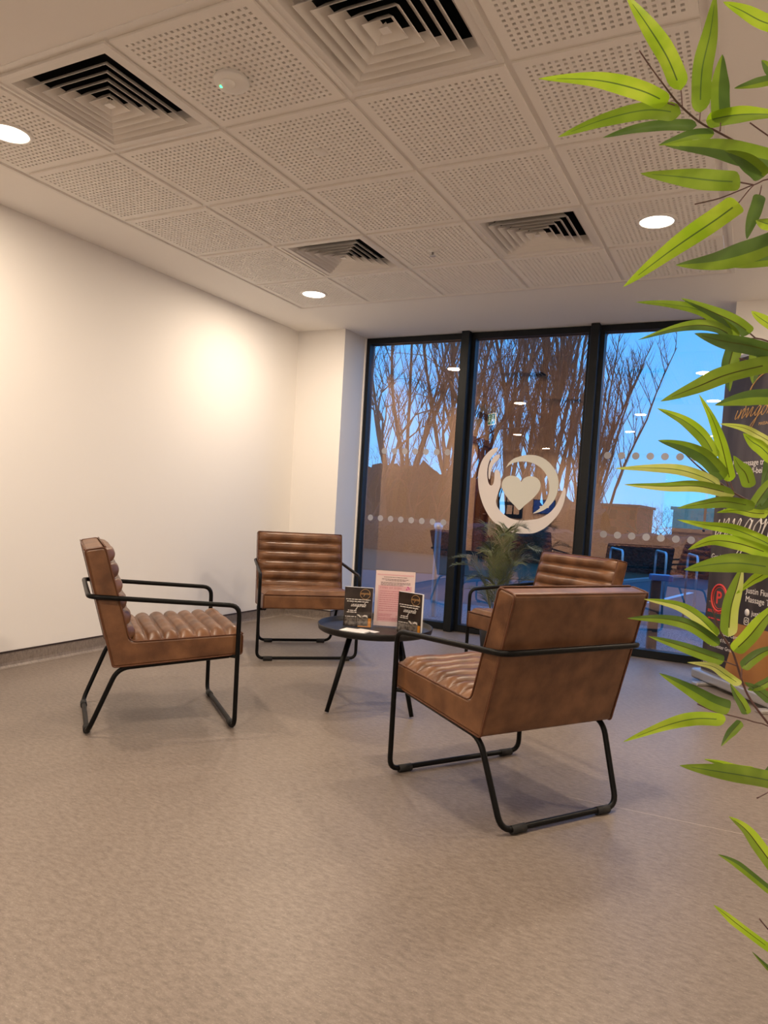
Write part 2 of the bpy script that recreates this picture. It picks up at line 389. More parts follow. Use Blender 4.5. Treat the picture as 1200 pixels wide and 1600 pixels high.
MB().box(WX0+.05, WX1-.05, YB-.07, YB-.062, WZ0+.05, WZ1-.05).build('glass', M['glass'], bw)
# coved skirting: vinyl turned up the wall with a dark cap strip
def skirting(name, p0, p1, nx, ny):
    prof = [(0, .088), (.0035, .088), (.0035, .03), (.007, .015), (.016, .005), (.03, .0008), (0, .0008)]
    mb = MB(); n = len(prof)
    for (x, y) in (p0, p1):
        for a_, z in prof: mb.v.append((x+nx*a_, y+ny*a_, z))
    for i in range(n): mb.face((i, (i+1) % n, n+(i+1) % n, n+i), 0, False)
    cap = [(0, .088), (.006, .088), (.006, .097), (0, .097)]; o = len(mb.v)
    for (x, y) in (p0, p1):
        for a_, z in cap: mb.v.append((x+nx*a_, y+ny*a_, z))
    for i in range(4): mb.face((o+i, o+(i+1) % 4, o+4+(i+1) % 4, o+4+i), 1)
    return struct(mb.build(name, [M['floor'], M['skirt_cap']], fix=True))
skirting('baseboard_left', (XL, DY1+.09), (XL, 3.672), 1, 0)
skirting('baseboard_window_left', (XL, 3.672), (0.0, 3.672), 0, -1)
skirting('baseboard_reveal', (0.0, 3.672), (0.0, 4.03), 1, 0)
skirting('baseboard_window_right', (3.03, 3.652), (XR, 3.652), 0, -1)
skirting('baseboard_right', (XR, YB), (XR, 3.652), -1, 0)

# curtain wall: three panes between dark mullions
def pane(name, x0, x1):
    r = struct(empty(name, (0, 0, 0))); fr = MB(); y0, y1 = 4.045, 4.14; t = .032
    fr.box(x0, x1, y0, y1, H-.052, H-.003); fr.box(x0, x1, y0, y1, .004, .062); fr.box(x0, x0+t, y0, y1, .062, H-.052); fr.box(x1-t, x1, y0, y1, .062, H-.052)
    fr.build('window_frame', M['frame'], r)
    MB().box(x0+t, x1-t, 4.085, 4.109, .062, H-.052).build('glass', M['glass'], r)
    return r
pane('window_1', .012, .951); pane('window_2', 1.02, 2.014); pane('window_3', 2.078, 3.03)
for k, (a_, b_) in enumerate(((.951, 1.02), (2.014, 2.078))):
    m_ = MB(); m_.bbox(a_, b_, 3.972, 4.15, .003, H-.001, .004); struct(m_.build('trim_%d' % (6+k), M['frame']))
struct(MB().box(0.0, .012, 4.03, 4.06, 0, H).build('trim_8', M['wall']))

# ------------------------------------------------------------------ ceiling tiles, diffusers, downlights
def tile_mesh():
    mb = MB(); S = .2875; nh = 21; pit = .0247; hs = .0058; z0 = -.004; z1 = .006
    cs = [(-(nh-1)/2+i)*pit for i in range(nh)]
    xs = [-S]
    for c in cs: xs += [c-hs, c+hs]
    xs.append(S); n = len(xs)
    for y in xs:
        for x in xs: mb.v.append((x, y, z0))
    for j in range(n-1):
        for i in range(n-1):
            if i % 2 == 1 and j % 2 == 1:
                a_, b_, c_, d_ = j*n+i, j*n+i+1, (j+1)*n+i+1, (j+1)*n+i
                o = len(mb.v)
                for q in (a_, b_, c_, d_): mb.v.append((mb.v[q][0], mb.v[q][1], z1+.006))
                for k, (p, q) in enumerate(((a_, b_), (b_, c_), (c_, d_), (d_, a_))): mb.face((p, q, o+(k+1) % 4, o+k))
            else: mb.face((j*n+i, (j+1)*n+i, (j+1)*n+i+1, j*n+i+1))
    # bevelled tegular edge up to the T bars
    o = len(mb.v); q = S+.0
    mb.add([(-S, -S, z0), (S, -S, z0), (S, S, z0), (-S, S, z0), (-S, -S, z1), (S, -S, z1), (S, S, z1), (-S, S, z1)], [(0, 1, 5, 4), (1, 2, 6, 5), (2, 3, 7, 6), (3, 0, 4, 7)])
    return mb
proto = tile_mesh().build('ceiling_tile', M['tile']); back = MB().box(-.285, .285, -.285, .285, .0115, .02).build('acoustic_felt', M['felt'], proto)
back['label'] = 'dark felt showing through the holes'
VENTS = {(1, 0), (3, 0), (1, 3), (3, 3)}
colname = ['against the left plaster margin', 'second from the left margin', 'in the middle file', 'second from the right margin', 'against the right plaster margin']
rowname = ['nearest the viewer', 'second from the viewer', 'third from the viewer', 'fourth from the viewer', 'nearest the glass wall']
special = {(2, 0): 'perforated square ceiling tile carrying the round detector with green light', (0, 4): 'perforated ceiling tile with a downlight in the far left corner of the field',
    (0, 0): 'perforated ceiling tile with a downlight at the left edge of the photo', (4, 3): 'perforated ceiling tile with a downlight behind the bamboo leaves', (4, 0): 'perforated ceiling tile with a downlight cut by the top edge',
    (2, 1): 'perforated ceiling tile with a small flat cover disc', (2, 3): 'perforated ceiling tile with a small sprinkler head between two square vents'}
first = True
for i in range(5):
    for j in range(5):
        if (i, j) in VENTS: continue
        o = proto if first else copy_tree(proto); first = False
        o.location = (i*.6+.3, j*.6+.3, H)
        tag(o, special.get((i, j), 'perforated ceiling tile %s, row %s' % (colname[i], rowname[j])), 'ceiling tile', 'perforated tiles of the ceiling grid')
def vent_proto():
    r = empty('air_diffuser')
    S = .292; I = .225
    fr = MB(); z = -.006
    def ring(a_, za, b_, zb, mi=0):
        o = len(fr.v)
        for q, zz in ((a_, za), (b_, zb)):
            fr.v.extend([(-q, -q, zz), (q, -q, zz), (q, q, zz), (-q, q, zz)])
        for k in range(4): fr.face((o+k, o+(k+1) % 4, o+4+(k+1) % 4, o+4+k), mi)
    ring(S, .006, S, z); ring(S, z, S-.016, z-.002); ring(S-.016, z-.002, S-.02, z+.004); ring(S-.02, z+.004, I+.02, z+.004); ring(I+.02, z+.004, I, .022)
    ring(I, .022, I-.012, .05)
    fr.build('frame', M['white_metal'], r)
    n = 5
    for k in range(n):
        q = I-.016-k*.0385; lv = MB(); a_, b_ = q, q-.034; za, zb = -.010, .026
        o = len(lv.v)
        for w_, zz in ((a_, za), (b_, zb), (b_-.0022, zb), (a_-.0022, za+.0005)):
            lv.v.extend([(-w_, -w_, zz), (w_, -w_, zz), (w_, w_, zz), (-w_, w_, zz)])
        for g in range(3):
            for kk in range(4): lv.face((o+g*4+kk, o+g*4+(kk+1) % 4, o+g*4+4+(kk+1) % 4, o+g*4+4+kk))
        for kk in range(4): lv.face((o+12+kk, o+12+(kk+1) % 4, o+(kk+1) % 4, o+kk))
        lv.build('louvre', M['white_metal'], r)
    c = MB(); q = .016; c.add([(-q, -q, -.008), (q, -q, -.008), (q, q, -.008), (-q, q, -.008), (0, 0, .02)], [(0, 3, 2, 1), (0, 1, 4), (1, 2, 4), (2, 3, 4), (3, 0, 4)])
    c.build('centre_cap', M['white_metal'], r)
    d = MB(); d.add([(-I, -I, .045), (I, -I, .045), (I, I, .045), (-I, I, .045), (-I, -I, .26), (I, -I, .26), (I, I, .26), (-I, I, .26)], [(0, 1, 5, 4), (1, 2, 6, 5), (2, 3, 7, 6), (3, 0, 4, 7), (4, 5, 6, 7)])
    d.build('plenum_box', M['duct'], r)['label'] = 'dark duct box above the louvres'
    return r
vl = {(1, 0): 'square four way air vent in the ceiling at upper left', (3, 0): 'square air vent cut by the top edge of the photo', (1, 3): 'smaller looking square air vent beside the far left downlight', (3, 3): 'square air vent between the sprinkler and the right hand downlight'}
vp = None
for k in sorted(VENTS):
    o = vp if False else (vent_proto() if vp is None else copy_tree(vp)); vp = vp or o
    o.location = (k[0]*.6+.3, k[1]*.6+.3, H); tag(o, vl[k], 'air vent', 'square air diffusers in the ceiling grid')
def downlight():
    r = empty('downlight')
    MB().lathe([(.080, -.001), (.081, -.006), (.094, -.005), (.098, -.001), (.098, .0)], seg=48).build('trim_ring', M['white_metal'], r, fix=True)
    MB().lathe([(.080, -.0015), (.080, -.003), (0, -.0035)], seg=48, sm=False).build('lens', M['lens'], r, fix=True)['label'] = 'glowing white lens'
    ld = bpy.data.lights.new('lamp', 'AREA'); ld.shape = 'DISK'; ld.size = .15; ld.energy = LAMP_POWER; ld.color = LAMP_COLOR; ld.spread = PI
    lo = bpy.data.objects.new('lamp', ld); COL.objects.link(lo); lo.parent = r; lo.location = (0, 0, -.009)
    return r
DL = [(.3, .3, -.004, 'glowing round downlight at the left edge of the photo'), (.3, 2.7, -.004, 'glowing downlight in the far left corner of the tile field'),
      (2.7, 2.1, -.004, 'glowing downlight beside the bamboo leaves'), (2.7, .3, -.004, 'glowing downlight cut off by the top edge of the photo'),
      (1.7, -.9, 0, 'downlight behind the viewer seen as the middle light spot in the right pane'), (1.25, -3.0, 0, 'downlight behind the viewer seen as the lower left light spot in the right pane'),
      (2.5, -3.6, 0, 'downlight behind the viewer seen low beside the banner in the right pane'), (-1.07, -6.4, 0, 'downlight of the far recess seen above the hand emblem in the glass'),
      (-.9, -3.6, 0, 'added fill downlight in the recess behind the left wall'), (-2.2, -5.2, 0, 'added unseen fill downlight deep in the recess behind the left wall'),  # both lamps added for fill, not traced from a reflection
      (4.1, 2.3, 0, 'added unseen fill downlight on the plain ceiling beyond the roller banner'), (4.2, -5.6, 0, 'added unseen fill downlight near the rear wall of the room'),  # extra lamps put out of view to brighten the room
      (4.2, -3.4, 0, 'added unseen fill downlight far behind the viewer near the right wall')]  # one more added lamp out of view, for bounce light
dp = None
for x, y, dz, lb in DL:
    o = downlight() if dp is None else copy_tree(dp); dp = dp or o
    o.location = (x, y, H+dz); tag(o, lb, 'downlight', 'recessed ceiling downlights')
# detector, cover disc, sprinkler
sd = tag(empty('smoke_detector', (1.47, .33, H-.004), -.3), 'round white detector with a green light on the ceiling', 'smoke detector')
MB().lathe([(.0, -.034), (.030, -.034), (.052, -.030), (.062, -.018), (.063, -.010), (.058, -.009), (.058, 0)], seg=40).build('body', M['white_metal'], sd, fix=True)
MB().lathe([(0, -.046), (.016, -.045), (.024, -.040), (.026, -.032)], .012, -.022, 24).build('sensor_dome', M['white_metal'], sd, fix=True)
MB().lathe([(0, -.037), (.005, -.036), (.006, -.031)], -.022, -.028, 12).build('indicator_light', M['led'], sd, fix=True)['label'] = 'glowing green indicator'
tag(MB().lathe([(0, -.009), (.026, -.008), (.031, -.004), (.031, 0)], 1.48, .905, 28).build('cover_disc', M['white_metal'], fix=True), 'small flat round cover on a perforated tile', 'ceiling cover').location = (0, 0, H)
sp = tag(empty('sprinkler_head', (1.478, 2.129, H-.004)), 'small white sprinkler head under a perforated tile', 'sprinkler')
MB().lathe([(.03, 0), (.03, -.006), (.016, -.010), (.012, -.016), (0, -.016)], seg=24).build('escutcheon', M['white_metal'], sp, fix=True)
MB().lathe([(0, -.016), (.006, -.016), (.006, -.034), (.018, -.036), (.018, -.038), (0, -.038)], seg=16).build('deflector', M['steel'], sp, fix=True)

# ------------------------------------------------------------------ armchairs
WS = .611; RR = .0105
def lerp(a, b, t): return (a[0]+(b[0]-a[0])*t, a[1]+(b[1]-a[1])*t)
SFB = (.026, .344); SFT = (.026, .436); J = (-.455, .411); BTF = (-.566, .812); BTR = (-.647, .797); SBB = (-.521, .303)
def rounded(poly, rads, seg=4):
    n = len(poly); out = []
    for i in range(n):
        a_, b_, c_ = (Vector((*poly[i-1], 0)), Vector((*poly[i], 0)), Vector((*poly[(i+1) % n], 0)))
        if rads[i] <= 0: out.append(poly[i])
        else: out += [(p.x, p.y) for p in corner(a_, b_, c_, rads[i], seg)]
    return out
def upholstery(poly, parent, name):
    """side panels + edges of one cushion block, softly rounded across the width"""
    mb = MB(); n = len(poly); hw = WS/2; steps = [(-hw, .009), (-hw+.003, .003), (-hw+.010, .0)] + [(hw-.010, .0), (hw-.003, .003), (hw, .009)]
    ar = sum(poly[i][0]*poly[(i+1) % n][1]-poly[(i+1) % n][0]*poly[i][1] for i in range(n)); sgn = 1 if ar > 0 else -1
    nr = []
    for i in range(n):
        dx, dy = poly[(i+1) % n][0]-poly[i-1][0], poly[(i+1) % n][1]-poly[i-1][1]; l_ = math.hypot(dx, dy) or 1; nr.append((-dy/l_*sgn, dx/l_*sgn))
    rings = []
    for x, ins in steps:
        o = len(mb.v); rings.append(o)
        for p, q in zip(poly, nr): mb.v.append((x, p[0]+q[0]*ins, p[1]+q[1]*ins))
    for a_, b_ in zip(rings[:-1], rings[1:]):
        for i in range(n): mb.face((a_+i, a_+(i+1) % n, b_+(i+1) % n, b_+i), 0, False)
    mb.face([rings[0]+i for i in range(n)]); mb.face([rings[-1]+i for i in range(n-1, -1, -1)])
    o = mb.build(name, M['leather'], parent, fix=True)
    bm = bmesh.new(); bm.from_mesh(o.data); bmesh.ops.triangulate(bm, faces=[f for f in bm.faces if len(f.verts) > 4], ngon_method='EAR_CLIP'); bm.to_mesh(o.data); bm.free()
    return o
def ribs(p0, p1, count, amp, parent, name, nrm, start=0.0):
    """padded channels running across the width between p0 and p1 in the y,z plane"""
    mb = MB(); N = count*12; Wn = 22; hw = WS/2-.004
    for i in range(N+1):
        t = i/N; base = lerp(p0, p1, t); ph = (t*count+start) % 1.0
        f = abs(math.sin(PI*ph))**.5
        for k in range(Wn+1):
            s_ = -1+2*k/Wn; ed = max(0.0, 1-abs(s_)**14)**.6
            wob = 1+.06*math.sin(7*s_+i*.05*3)+.04*math.sin(19*s_+int(t*count)*2.1)
            end = min(1, t/.03, (1-t)/.03) if (t < .03 or t > .97) else 1
            h = (.006+amp*f*wob)*ed*max(end, 0)-.003
            mb.v.append((hw*s_, base[0]+nrm[0]*h, base[1]+nrm[1]*h))
    for i in range(N):
        for k in range(Wn):
            a_ = i*(Wn+1)+k; mb.face((a_, a_+1, a_+Wn+2, a_+Wn+1), 0, True)
    return mb.build(name, M['leather'], parent, fix=False)
def make_chair():
    r = empty('armchair')
    shell = upholstery(rounded([SFB, SFT, J, BTF, BTR, SBB], [.014, .018, .02, .02, .02, .014]), r, 'upholstered_shell')
    ribs(SFT, J, 7, .030, r, 'seat', (-.05, 1))
    nb = Vector((BTF[1]-J[1], -(BTF[0]-J[0]))).normalized()
    ribs(J, BTF, 6, .030, r, 'backrest', (nb.x, nb.y))
    hw = WS/2+.001
    outline = rounded([SFB, SFT, J, BTF, BTR, SBB], [.012, .016, .03, .016, .016, .012])
    for sx_ in (-1, 1):
        MB().tube([(sx_*(hw-.003), y, z) for y, z in outline], .0034, 6, closed=True).build('piping', M['piping'], shell)
    for (y, z) in (SFT, BTR, BTF):
        MB().tube([(-hw+.006, y, z), (hw-.006, y, z)], .0034, 6).build('piping', M['piping'], shell)
    # front hoop, arms and bar behind the back: one continuous loop
    wf, wb_ = .655/2, .628/2; zt = .018
    loop = [(-wf, 0, zt), (wf, 0, zt), (wf, 0, .567), (wb_, -.610+.0, .606), (-wb_, -.610, .606), (-wf, 0, .567)]
    # the bar passes behind the sloping back
    yb = -.625
    loop[3] = (wb_, yb, .606); loop[4] = (-wb_, yb, .606)
    af = MB().tube(closed_path(loop, .045, 6), RR, 10, closed=True).build('arm_frame', M['black'], r)
    wr = .53/2; hr = .288
    rear = [(-hr, -.03, .334), (-hr, -.50, .296), (-wr, -.612, zt), (wr, -.612, zt), (hr, -.50, .296), (hr, -.03, .334)]
    p = smooth_path(rear, .05, 6); lf_ = MB().tube(p, RR, 10).build('leg_frame', M['black'], r)
    for sx_ in (-1, 1):
        MB().tube([(sx_*hr, -.03, .334), (sx_*(wf), 0, .337)], .008, 8).build('side_bracket', M['black'], lf_)
    for sx_, w_, y in ((-1, wf, 0), (1, wf, 0), (-1, wr, -.612), (1, wr, -.612)):
        MB().tube([(sx_*(w_-.042), y, zt-.003), (sx_*(w_-.10), y, zt-.003)], .015, 10).build('floor_glide', M['rubber'], af if y == 0 else lf_)
    return r
def shade(o):
    for c in o.children_recursive:
        if c.type == 'MESH' and c.name.startswith(('seat', 'backrest')): pass
poses = [(2.2297, 1.0289, 2.5654, 'tan leather armchair seen from behind in the right foreground'),
         (.9841, 1.0138, .8943, 'tan leather armchair in side view on the left, nearest the long white wall'),
         (.7028, 2.2253, -.843, 'tan leather armchair facing the viewer beside the white corner'),
         (2.0185, 2.2495, -2.1026, 'tan leather armchair mostly hidden behind the foreground one, near the glass')]
ch = None
for x, y, a_, lb in poses:
    o = make_chair() if ch is None else copy_tree(ch); ch = ch or o
    o.location = (x, y, 0); o.rotation_euler = (0, 0, a_-PI/2)
    tag(o, lb, 'armchair', 'tan channelled armchairs around the low table')

# ------------------------------------------------------------------ round table with its stands
TX, TY, TZ = 1.525, 1.585, .402
tb_ = tag(empty('coffee_table', (TX, TY, 0)), 'low round black tray table between the armchairs', 'table')
MB().lathe([(0, TZ-.012), (.285, TZ-.012), (.297, TZ-.004), (.302, TZ+.022), (.299, TZ+.024), (.296, TZ+.022), (.290, TZ+.004), (.282, TZ), (0, TZ)], seg=72).build('tray_top', M['tray'], tb_, fix=True)
for q in range(4):
    fx, fy = [(1.43, 1.293), (1.239, 1.686), (1.81, 1.482), (1.62, 1.88)][q]; d = Vector((fx-TX, fy-TY, 0))
    MB().tube([d*.56+Vector((0, 0, TZ-.012)), d+Vector((0, 0, .008))], [.0145, .011], 12).build('leg', M['black'], tb_)
def stand(name, loc, rz, wd, ht, label, cat, tilt=.12):
    r = tag(empty(name, loc, rz), label, cat); return r
# A4 pink leaflet in a clear stand
c, s_ = math.cos, math.sin
def frame_pt(p): return p
pinkA = Vector((1.476, 1.651)); rzp = math.atan2(.43, .90)
hs = tag(empty('sign_holder', (pinkA.x, pinkA.y, TZ+.0005), rzp), 'tall clear stand at the back of the round table holding the pink sheet', 'sign holder')
MB().box(0, .214, -.003, -.001, 0, .303).box(0, .214, .0016, .0036, 0, .303).box(0, .214, -.035, .055, 0, .003).build('acrylic_stand', M['acrylic'], hs)
pk = tag(empty('leaflet', (pinkA.x, pinkA.y, TZ+.0005), rzp), 'pink and white information sheet in the tall clear stand', 'leaflet')
MB().box(.002, .212, -.0006, .001, .004, .301).build('sheet', M['pinkpale'], pk)
MB().box(.018, .196, -.0009, -.0006, .028, .222).build('pink_panel', M['pink'], pk)
MB().box(.010, .204, -.0009, -.0006, .276, .283).build('pink_strip', M['pink'], pk)
text_mesh('TYPES OF GYNE', .013, (.026, -.0011, .205), M['inkred'], pk, 'heading', spacing=1.3)
lines_mesh([(.045, .170, .266), (.035, .18, .255), (.055, .165, .248), (.03, .19, .237), (.03, .19, .230), (.03, .15, .223)], -.0011, .0028, M['ink'], pk, 'small_print')
lines_mesh([(.026, .18, .19-.0115*k) for k in range(10)]+[(.026, .10, .066), (.026, .09, .058), (.026, .14, .046), (.026, .15, .038)], -.0011, .0026, M['inkred'], pk, 'small_print')
fl = MB()
for dx, dz in ((0, 0), (.012, .004), (.006, .012)):
    fl.add([(.170+dx+.005*math.cos(q*PI/3), -.0012, .206+dz+.005*math.sin(q*PI/3)) for q in range(6)], [tuple(range(6))])
fl.build('flower_motif', M['magenta'], pk)
def brochure(loc, rz, label, lab2):
    h = tag(empty('brochure_holder', loc, rz), lab2, 'brochure holder', 'clear brochure holders on the round table')
    MB().box(0, .156, -.0285, -.0265, 0, .085).box(0, .156, .0015, .0035, 0, .213).box(0, .156, -.0285, .0035, 0, .002).box(0, .002, -.0285, .0035, 0, .085).box(.154, .156, -.0285, .0035, 0, .085).build('acrylic_holder', M['acrylic'], h)
    b_ = tag(empty('brochure', loc, rz), label, 'brochure', 'dark massage brochures on the round table')
    y = -.018
    MB().box(.004, .152, y, y+.014, .003, .212).build('page_stack', M['paper'], b_)
    MB().box(.004, .152, y-.0006, y, .003, .212).build('cover', M['darkprint'], b_)
    MB().box(.010, .070, y-.0010, y-.0006, .008, .055).box(.073, .132, y-.0010, y-.0006, .008, .068).build('cover_photo', M['greyprint'], b_)
    MB().add([(.073, y-.0013, .069), (.085, y-.0013, .069), (.098, y-.0013, .056), (.090, y-.0013, .055), (.080, y-.0013, .064)], [(0, 1, 2, 3, 4)]).add([(.100, y-.0013, .058), (.112, y-.0013, .069), (.126, y-.0013, .068), (.132, y-.0013, .054), (.120, y-.0013, .060)], [(0, 1, 2, 3, 4)]).build('collar_print', M['whiteprint'], b_)
    MB().box(.133, .149, y-.0012, y-.0006, .004, .052).box(.08, .14, y-.0012, y-.0006, .004, .010).build('amber_block', M['orange'], b_)
    ci = [(.112+.026*math.cos(q*2*PI/28), y-.001, .178+.026*math.sin(q*2*PI/28)) for q in range(28)]
    MB().tube(ci, .0009, 4, closed=True).build('gold_ring', M['goldprint'], b_)
    script_mesh('invigorate', .086, .176, .0085, y-.001, .00055, M['goldprint'], b_, name='gold_script', sx=1.0)
    script_mesh('invigorate', .040, .110, .0135, y-.001, .0010, M['whiteprint'], b_, name='white_script', sx=.95)
    lines_mesh([(.012, .14, .146), (.018, .13, .135), (.025, .07, .087), (.02, .07, .078), (.012, .07, .055)], y-.0006, .004, M['whiteprint'], b_, 'small_print')
    return b_
brochure((1.360, 1.530, TZ+.0005), math.atan2(.059, .137), 'dark brochure with gold ring at the left of the round table', 'left clear holder on the round table, nearer the corner armchair')
brochure((1.654, 1.596, TZ+.0005), math.atan2(-.028, .147), 'dark brochure with gold ring at the right rim of the round table', 'right clear holder on the round table, beside the foreground armchair')
def card_pile(name, loc, rz, n, label, ln=.12, wd=.06):
    r = tag(empty(name, loc, rz), label, 'card')
    mb = MB()
    for k in range(n): mb.box(-ln/2+.001*(k % 3), ln/2+.001*(k % 2), -wd/2, wd/2-.001*(k % 2), .0006+k*.0021, .0022+k*.0021)
    mb.build('cards', M['paper'], r); MB().box(ln/2-.03, ln/2-.012, -wd/2-.0005, -wd/2+.0, .002, .0055).build('gold_mark', M['goldprint'], r); return r
card_pile('business_cards', (1.492, 1.425, TZ), .06, 4, 'stack of white cards lying in front of the left brochure', .135, .085)
tag(MB().box(-.06, .06, -.022, .022, 0, .002).build('card', M['paper']), 'single white card lying askew behind the card stack', 'card').location = (1.528, 1.495, TZ+.0004)
bpy.data.objects['card'].rotation_euler = (0, 0, -.12)

# ------------------------------------------------------------------ emblem and safety dots on the glass
ZG = 4.0845
def poly_on_glass(pts, name, m_, parent, y):
    P = [on_y(720+a_/5.717, 620+b_/5.717, ZG) for a_, b_ in pts]
    Q = catmull([Vector((p.x, p.z, 0)) for p in P]+[Vector((P[0].x, P[0].z, 0))], 3)[:-1]
    mb = MB(); mb.prism([(q.x, q.y) for q in Q], lambda a_, b_, d: (a_, d, b_), y-.002, y)
    o = mb.build(name, m_, parent)
    bm = bmesh.new(); bm.from_mesh(o.data); big = [f for f in bm.faces if len(f.verts) > 4]; bmesh.ops.triangulate(bm, faces=big, ngon_method='EAR_CLIP'); bmesh.ops.recalc_face_normals(bm, faces=bm.faces[:]); bm.to_mesh(o.data); bm.free(); return o
em = tag(empty('window_emblem'), 'large white hand, crescent and heart emblem stuck on the middle pane', 'window sticker')
hand = [(325,452),(332,470),(318,492),(290,520),(262,560),(245,610),(236,670),(238,720),(248,770),(262,790),(280,790),(293,770),(300,730),(302,690),(308,660),(325,652),(342,662),(352,690),(358,740),(355,790),(340,840),(325,890),(315,930),(322,970),(345,1010),(385,1050),(430,1080),(480,1097),(540,1105),(610,1100),(680,1092),(740,1070),(800,1030),(850,970),(885,900),(910,840),(927,812),(937,830),(935,880),(920,950),(895,1010),(860,1065),(815,1115),(760,1165),(700,1200),(640,1220),(570,1222),(500,1218),(430,1200),(370,1170),(310,1130),(270,1090),(225,1020),(190,940),(165,850),(155,760),(155,700),(165,640),(185,580),(215,530),(250,490),(290,462)]
finger = [(346,515),(350,530),(335,560),(305,590),(280,630),(268,680),(260,735),(250,728),(246,690),(250,630),(262,590),(285,550),(315,522)]
cres = [(402,635),(430,590),(470,555),(520,535),(570,522),(640,520),(710,535),(770,570),(820,620),(855,680),(873,750),(870,820),(850,890),(815,950),(760,1000),(700,1030),(645,1042),(690,1010),(740,960),(775,900),(790,830),(785,760),(765,700),(730,650),(680,610),(620,585),(560,578),(500,583),(440,605)]
heart = [(540,765),(525,735),(500,715),(460,705),(420,710),(385,735),(367,775),(370,820),(395,870),(440,930),(485,975),(522,1012),(565,975),(620,930),(670,880),(700,840),(713,800),(708,760),(685,730),(650,712),(610,710),(570,725),(550,745)]
poly_on_glass(hand, 'hand', M['logo_pink'], em, ZG); poly_on_glass(finger, 'finger', M['logo_pink'], em, ZG)
poly_on_glass(cres, 'crescent', M['logo_grey'], em, ZG); poly_on_glass(heart, 'heart', M['logo_grey'], em, ZG)
dm = MB().prism([(.0275*math.cos(q*PI/14), .0275*math.sin(q*PI/14)) for q in range(28)], lambda a_, b_, d: (a_, d, b_), -.0012, 0).build('safety_dot', M['dot'], fix=True)
ordw = ['first', 'second', 'third', 'fourth', 'fifth', 'sixth', 'seventh', 'eighth', 'ninth']
fd = True
for pn, row, x0, pit, n, z in (('left', 'upper', .230, .1025, 7, 1.537), ('left', 'lower', .126, .103, 8, .929), ('right', 'upper', 2.190, .1055, 8, 1.538), ('right', 'lower', 2.205, .1062, 8, .922)):
    for k in range(n):
        o = dm if fd else dm.copy()
        if not fd: COL.objects.link(o)
        fd = False; o.location = (x0+pit*k, ZG, z)
        tag(o, 'round frosted dot, %s from the left in the %s row on the %s pane' % (ordw[k], row, pn), 'window dot', 'frosted safety dots on the glass')

# ------------------------------------------------------------------ roller banner
BA = (2.9697, 3.4581); BR = math.atan2(-.80353, .59527)
bn = tag(empty('roller_banner', (BA[0], BA[1], 0), BR), 'tall dark roller banner with gold and white script beside the glass', 'banner')
MB().bbox(-.035, .885, .0, .10, .022, .085, .012).build('base_cassette', M['silver'], bn)['label'] = 'silver aluminium cassette'
for x_ in (.12, .74): MB().bbox(x_-.03, x_+.03, -.07, .17, .0, .022, .006).build('swivel_foot', M['silver'], bn)
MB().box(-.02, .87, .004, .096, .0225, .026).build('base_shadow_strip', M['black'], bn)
MB().tube([(.42, .075, .08), (.42, .075, 2.12)], .009, 10).build('pole', M['silver'], bn)
MB().bbox(-.004, .854, .043, .062, 2.106, 2.128, .004).build('top_rail', M['silver'], bn)
MB().box(0, .85, .0500, .0512, .085, 2.11).build('graphic_panel', M['banner'], bn)
yb_ = .0497
MB().add([(.33, yb_, .445), (.85, yb_, .445), (.85, yb_, .086), (.26, yb_, .086), (.25, yb_, .15), (.30, yb_, .32)], [(0, 5, 4, 3, 2, 1)]).build('gold_panel', M['bannergold'], bn)['label'] = 'copper gold field at the foot of the banner'
yt = .0493
arc = [(.42+.19*math.cos(math.radians(q)), yt, 1.79+.19*math.sin(math.radians(q))) for q in range(60, 200, 8)]
MB().tube(arc, [.0008+.004*math.sin(PI*k/(len(arc)-1)) for k in range(len(arc))], 4).build('gold_arc', M['goldprint'], bn)
script_mesh('invigorate', .130, 1.722, .058, yt, .0026, M['goldprint'], bn, rise=.03, name='gold_script', sx=1.35)
text_mesh('MASSAGE THERAPY', .026, (.364, yt, 1.665), M['goldprint'], bn)
text_mesh('For massage treatments', .052, (.148, yt, 1.425), M['whiteprint'], bn, sx=.95)
text_mesh('and well-being -', .052, (.195, yt, 1.375), M['whiteprint'], bn, sx=.95)
script_mesh('invigorate', .030, .975, .115, yt, .0042, M['whiteprint'], bn, rise=.02, name='white_script', sx=1.0)
text_mesh('Get in touch', .050, (-.0+.012, yt, .825), M['whiteprint'], bn, sx=.95)
MB().tube([(.132+.079*math.cos(q*PI/20), yt, .577+.086*math.sin(q*PI/20)) for q in range(40)], .0068, 6, closed=True).build('emblem_ring', M['redprint'], bn)
MB().tube([(.134+.062*math.cos(q*PI/20), yt, .577+.070*math.sin(q*PI/20)) for q in range(40)], .0018, 6, closed=True).build('emblem_ring', M['redprint'], bn)
text_mesh('P', .115, (.097, yt, .540), M['redprint'], bn, 'emblem_letter', bold=.002)
text_mesh('SOUTH ENGLAND', .026, (.022, yt, .476), M['redprint'], bn, bold=.0008, spacing=1.1)
lines_mesh([(.03, .25, .455)], yt, .011, M['greenprint'], bn); lines_mesh([(.035, .245, .433)], yt, .008, M['redprint'], bn)
text_mesh('Justin Fiume', .052, (.385, yt, .645), M['whiteprint'], bn)
text_mesh('Massage Therapist', .052, (.385, yt, .592), M['whiteprint'], bn)
MB().lathe([(.0, 0), (.022, 0), (.022, .0006), (0, .0006)], seg=24).build('web_icon', M['whiteprint'], bn, fix=True)
wi = [o for o in bn.children if o.name.startswith('web_icon')][0]; wi.rotation_euler = (PI/2, 0, 0); wi.location = (.412, yt, .527)
MB().tube(closed_path([(.392, yt, .452), (.432, yt, .452), (.432, yt, .494), (.392, yt, .494)], .012, 4), .0022, 5, closed=True).tube([(.412+.009*math.cos(q*PI/8), yt, .473+.009*math.sin(q*PI/8)) for q in range(16)], .0018, 5, closed=True).build('camera_icon', M['whiteprint'], bn)
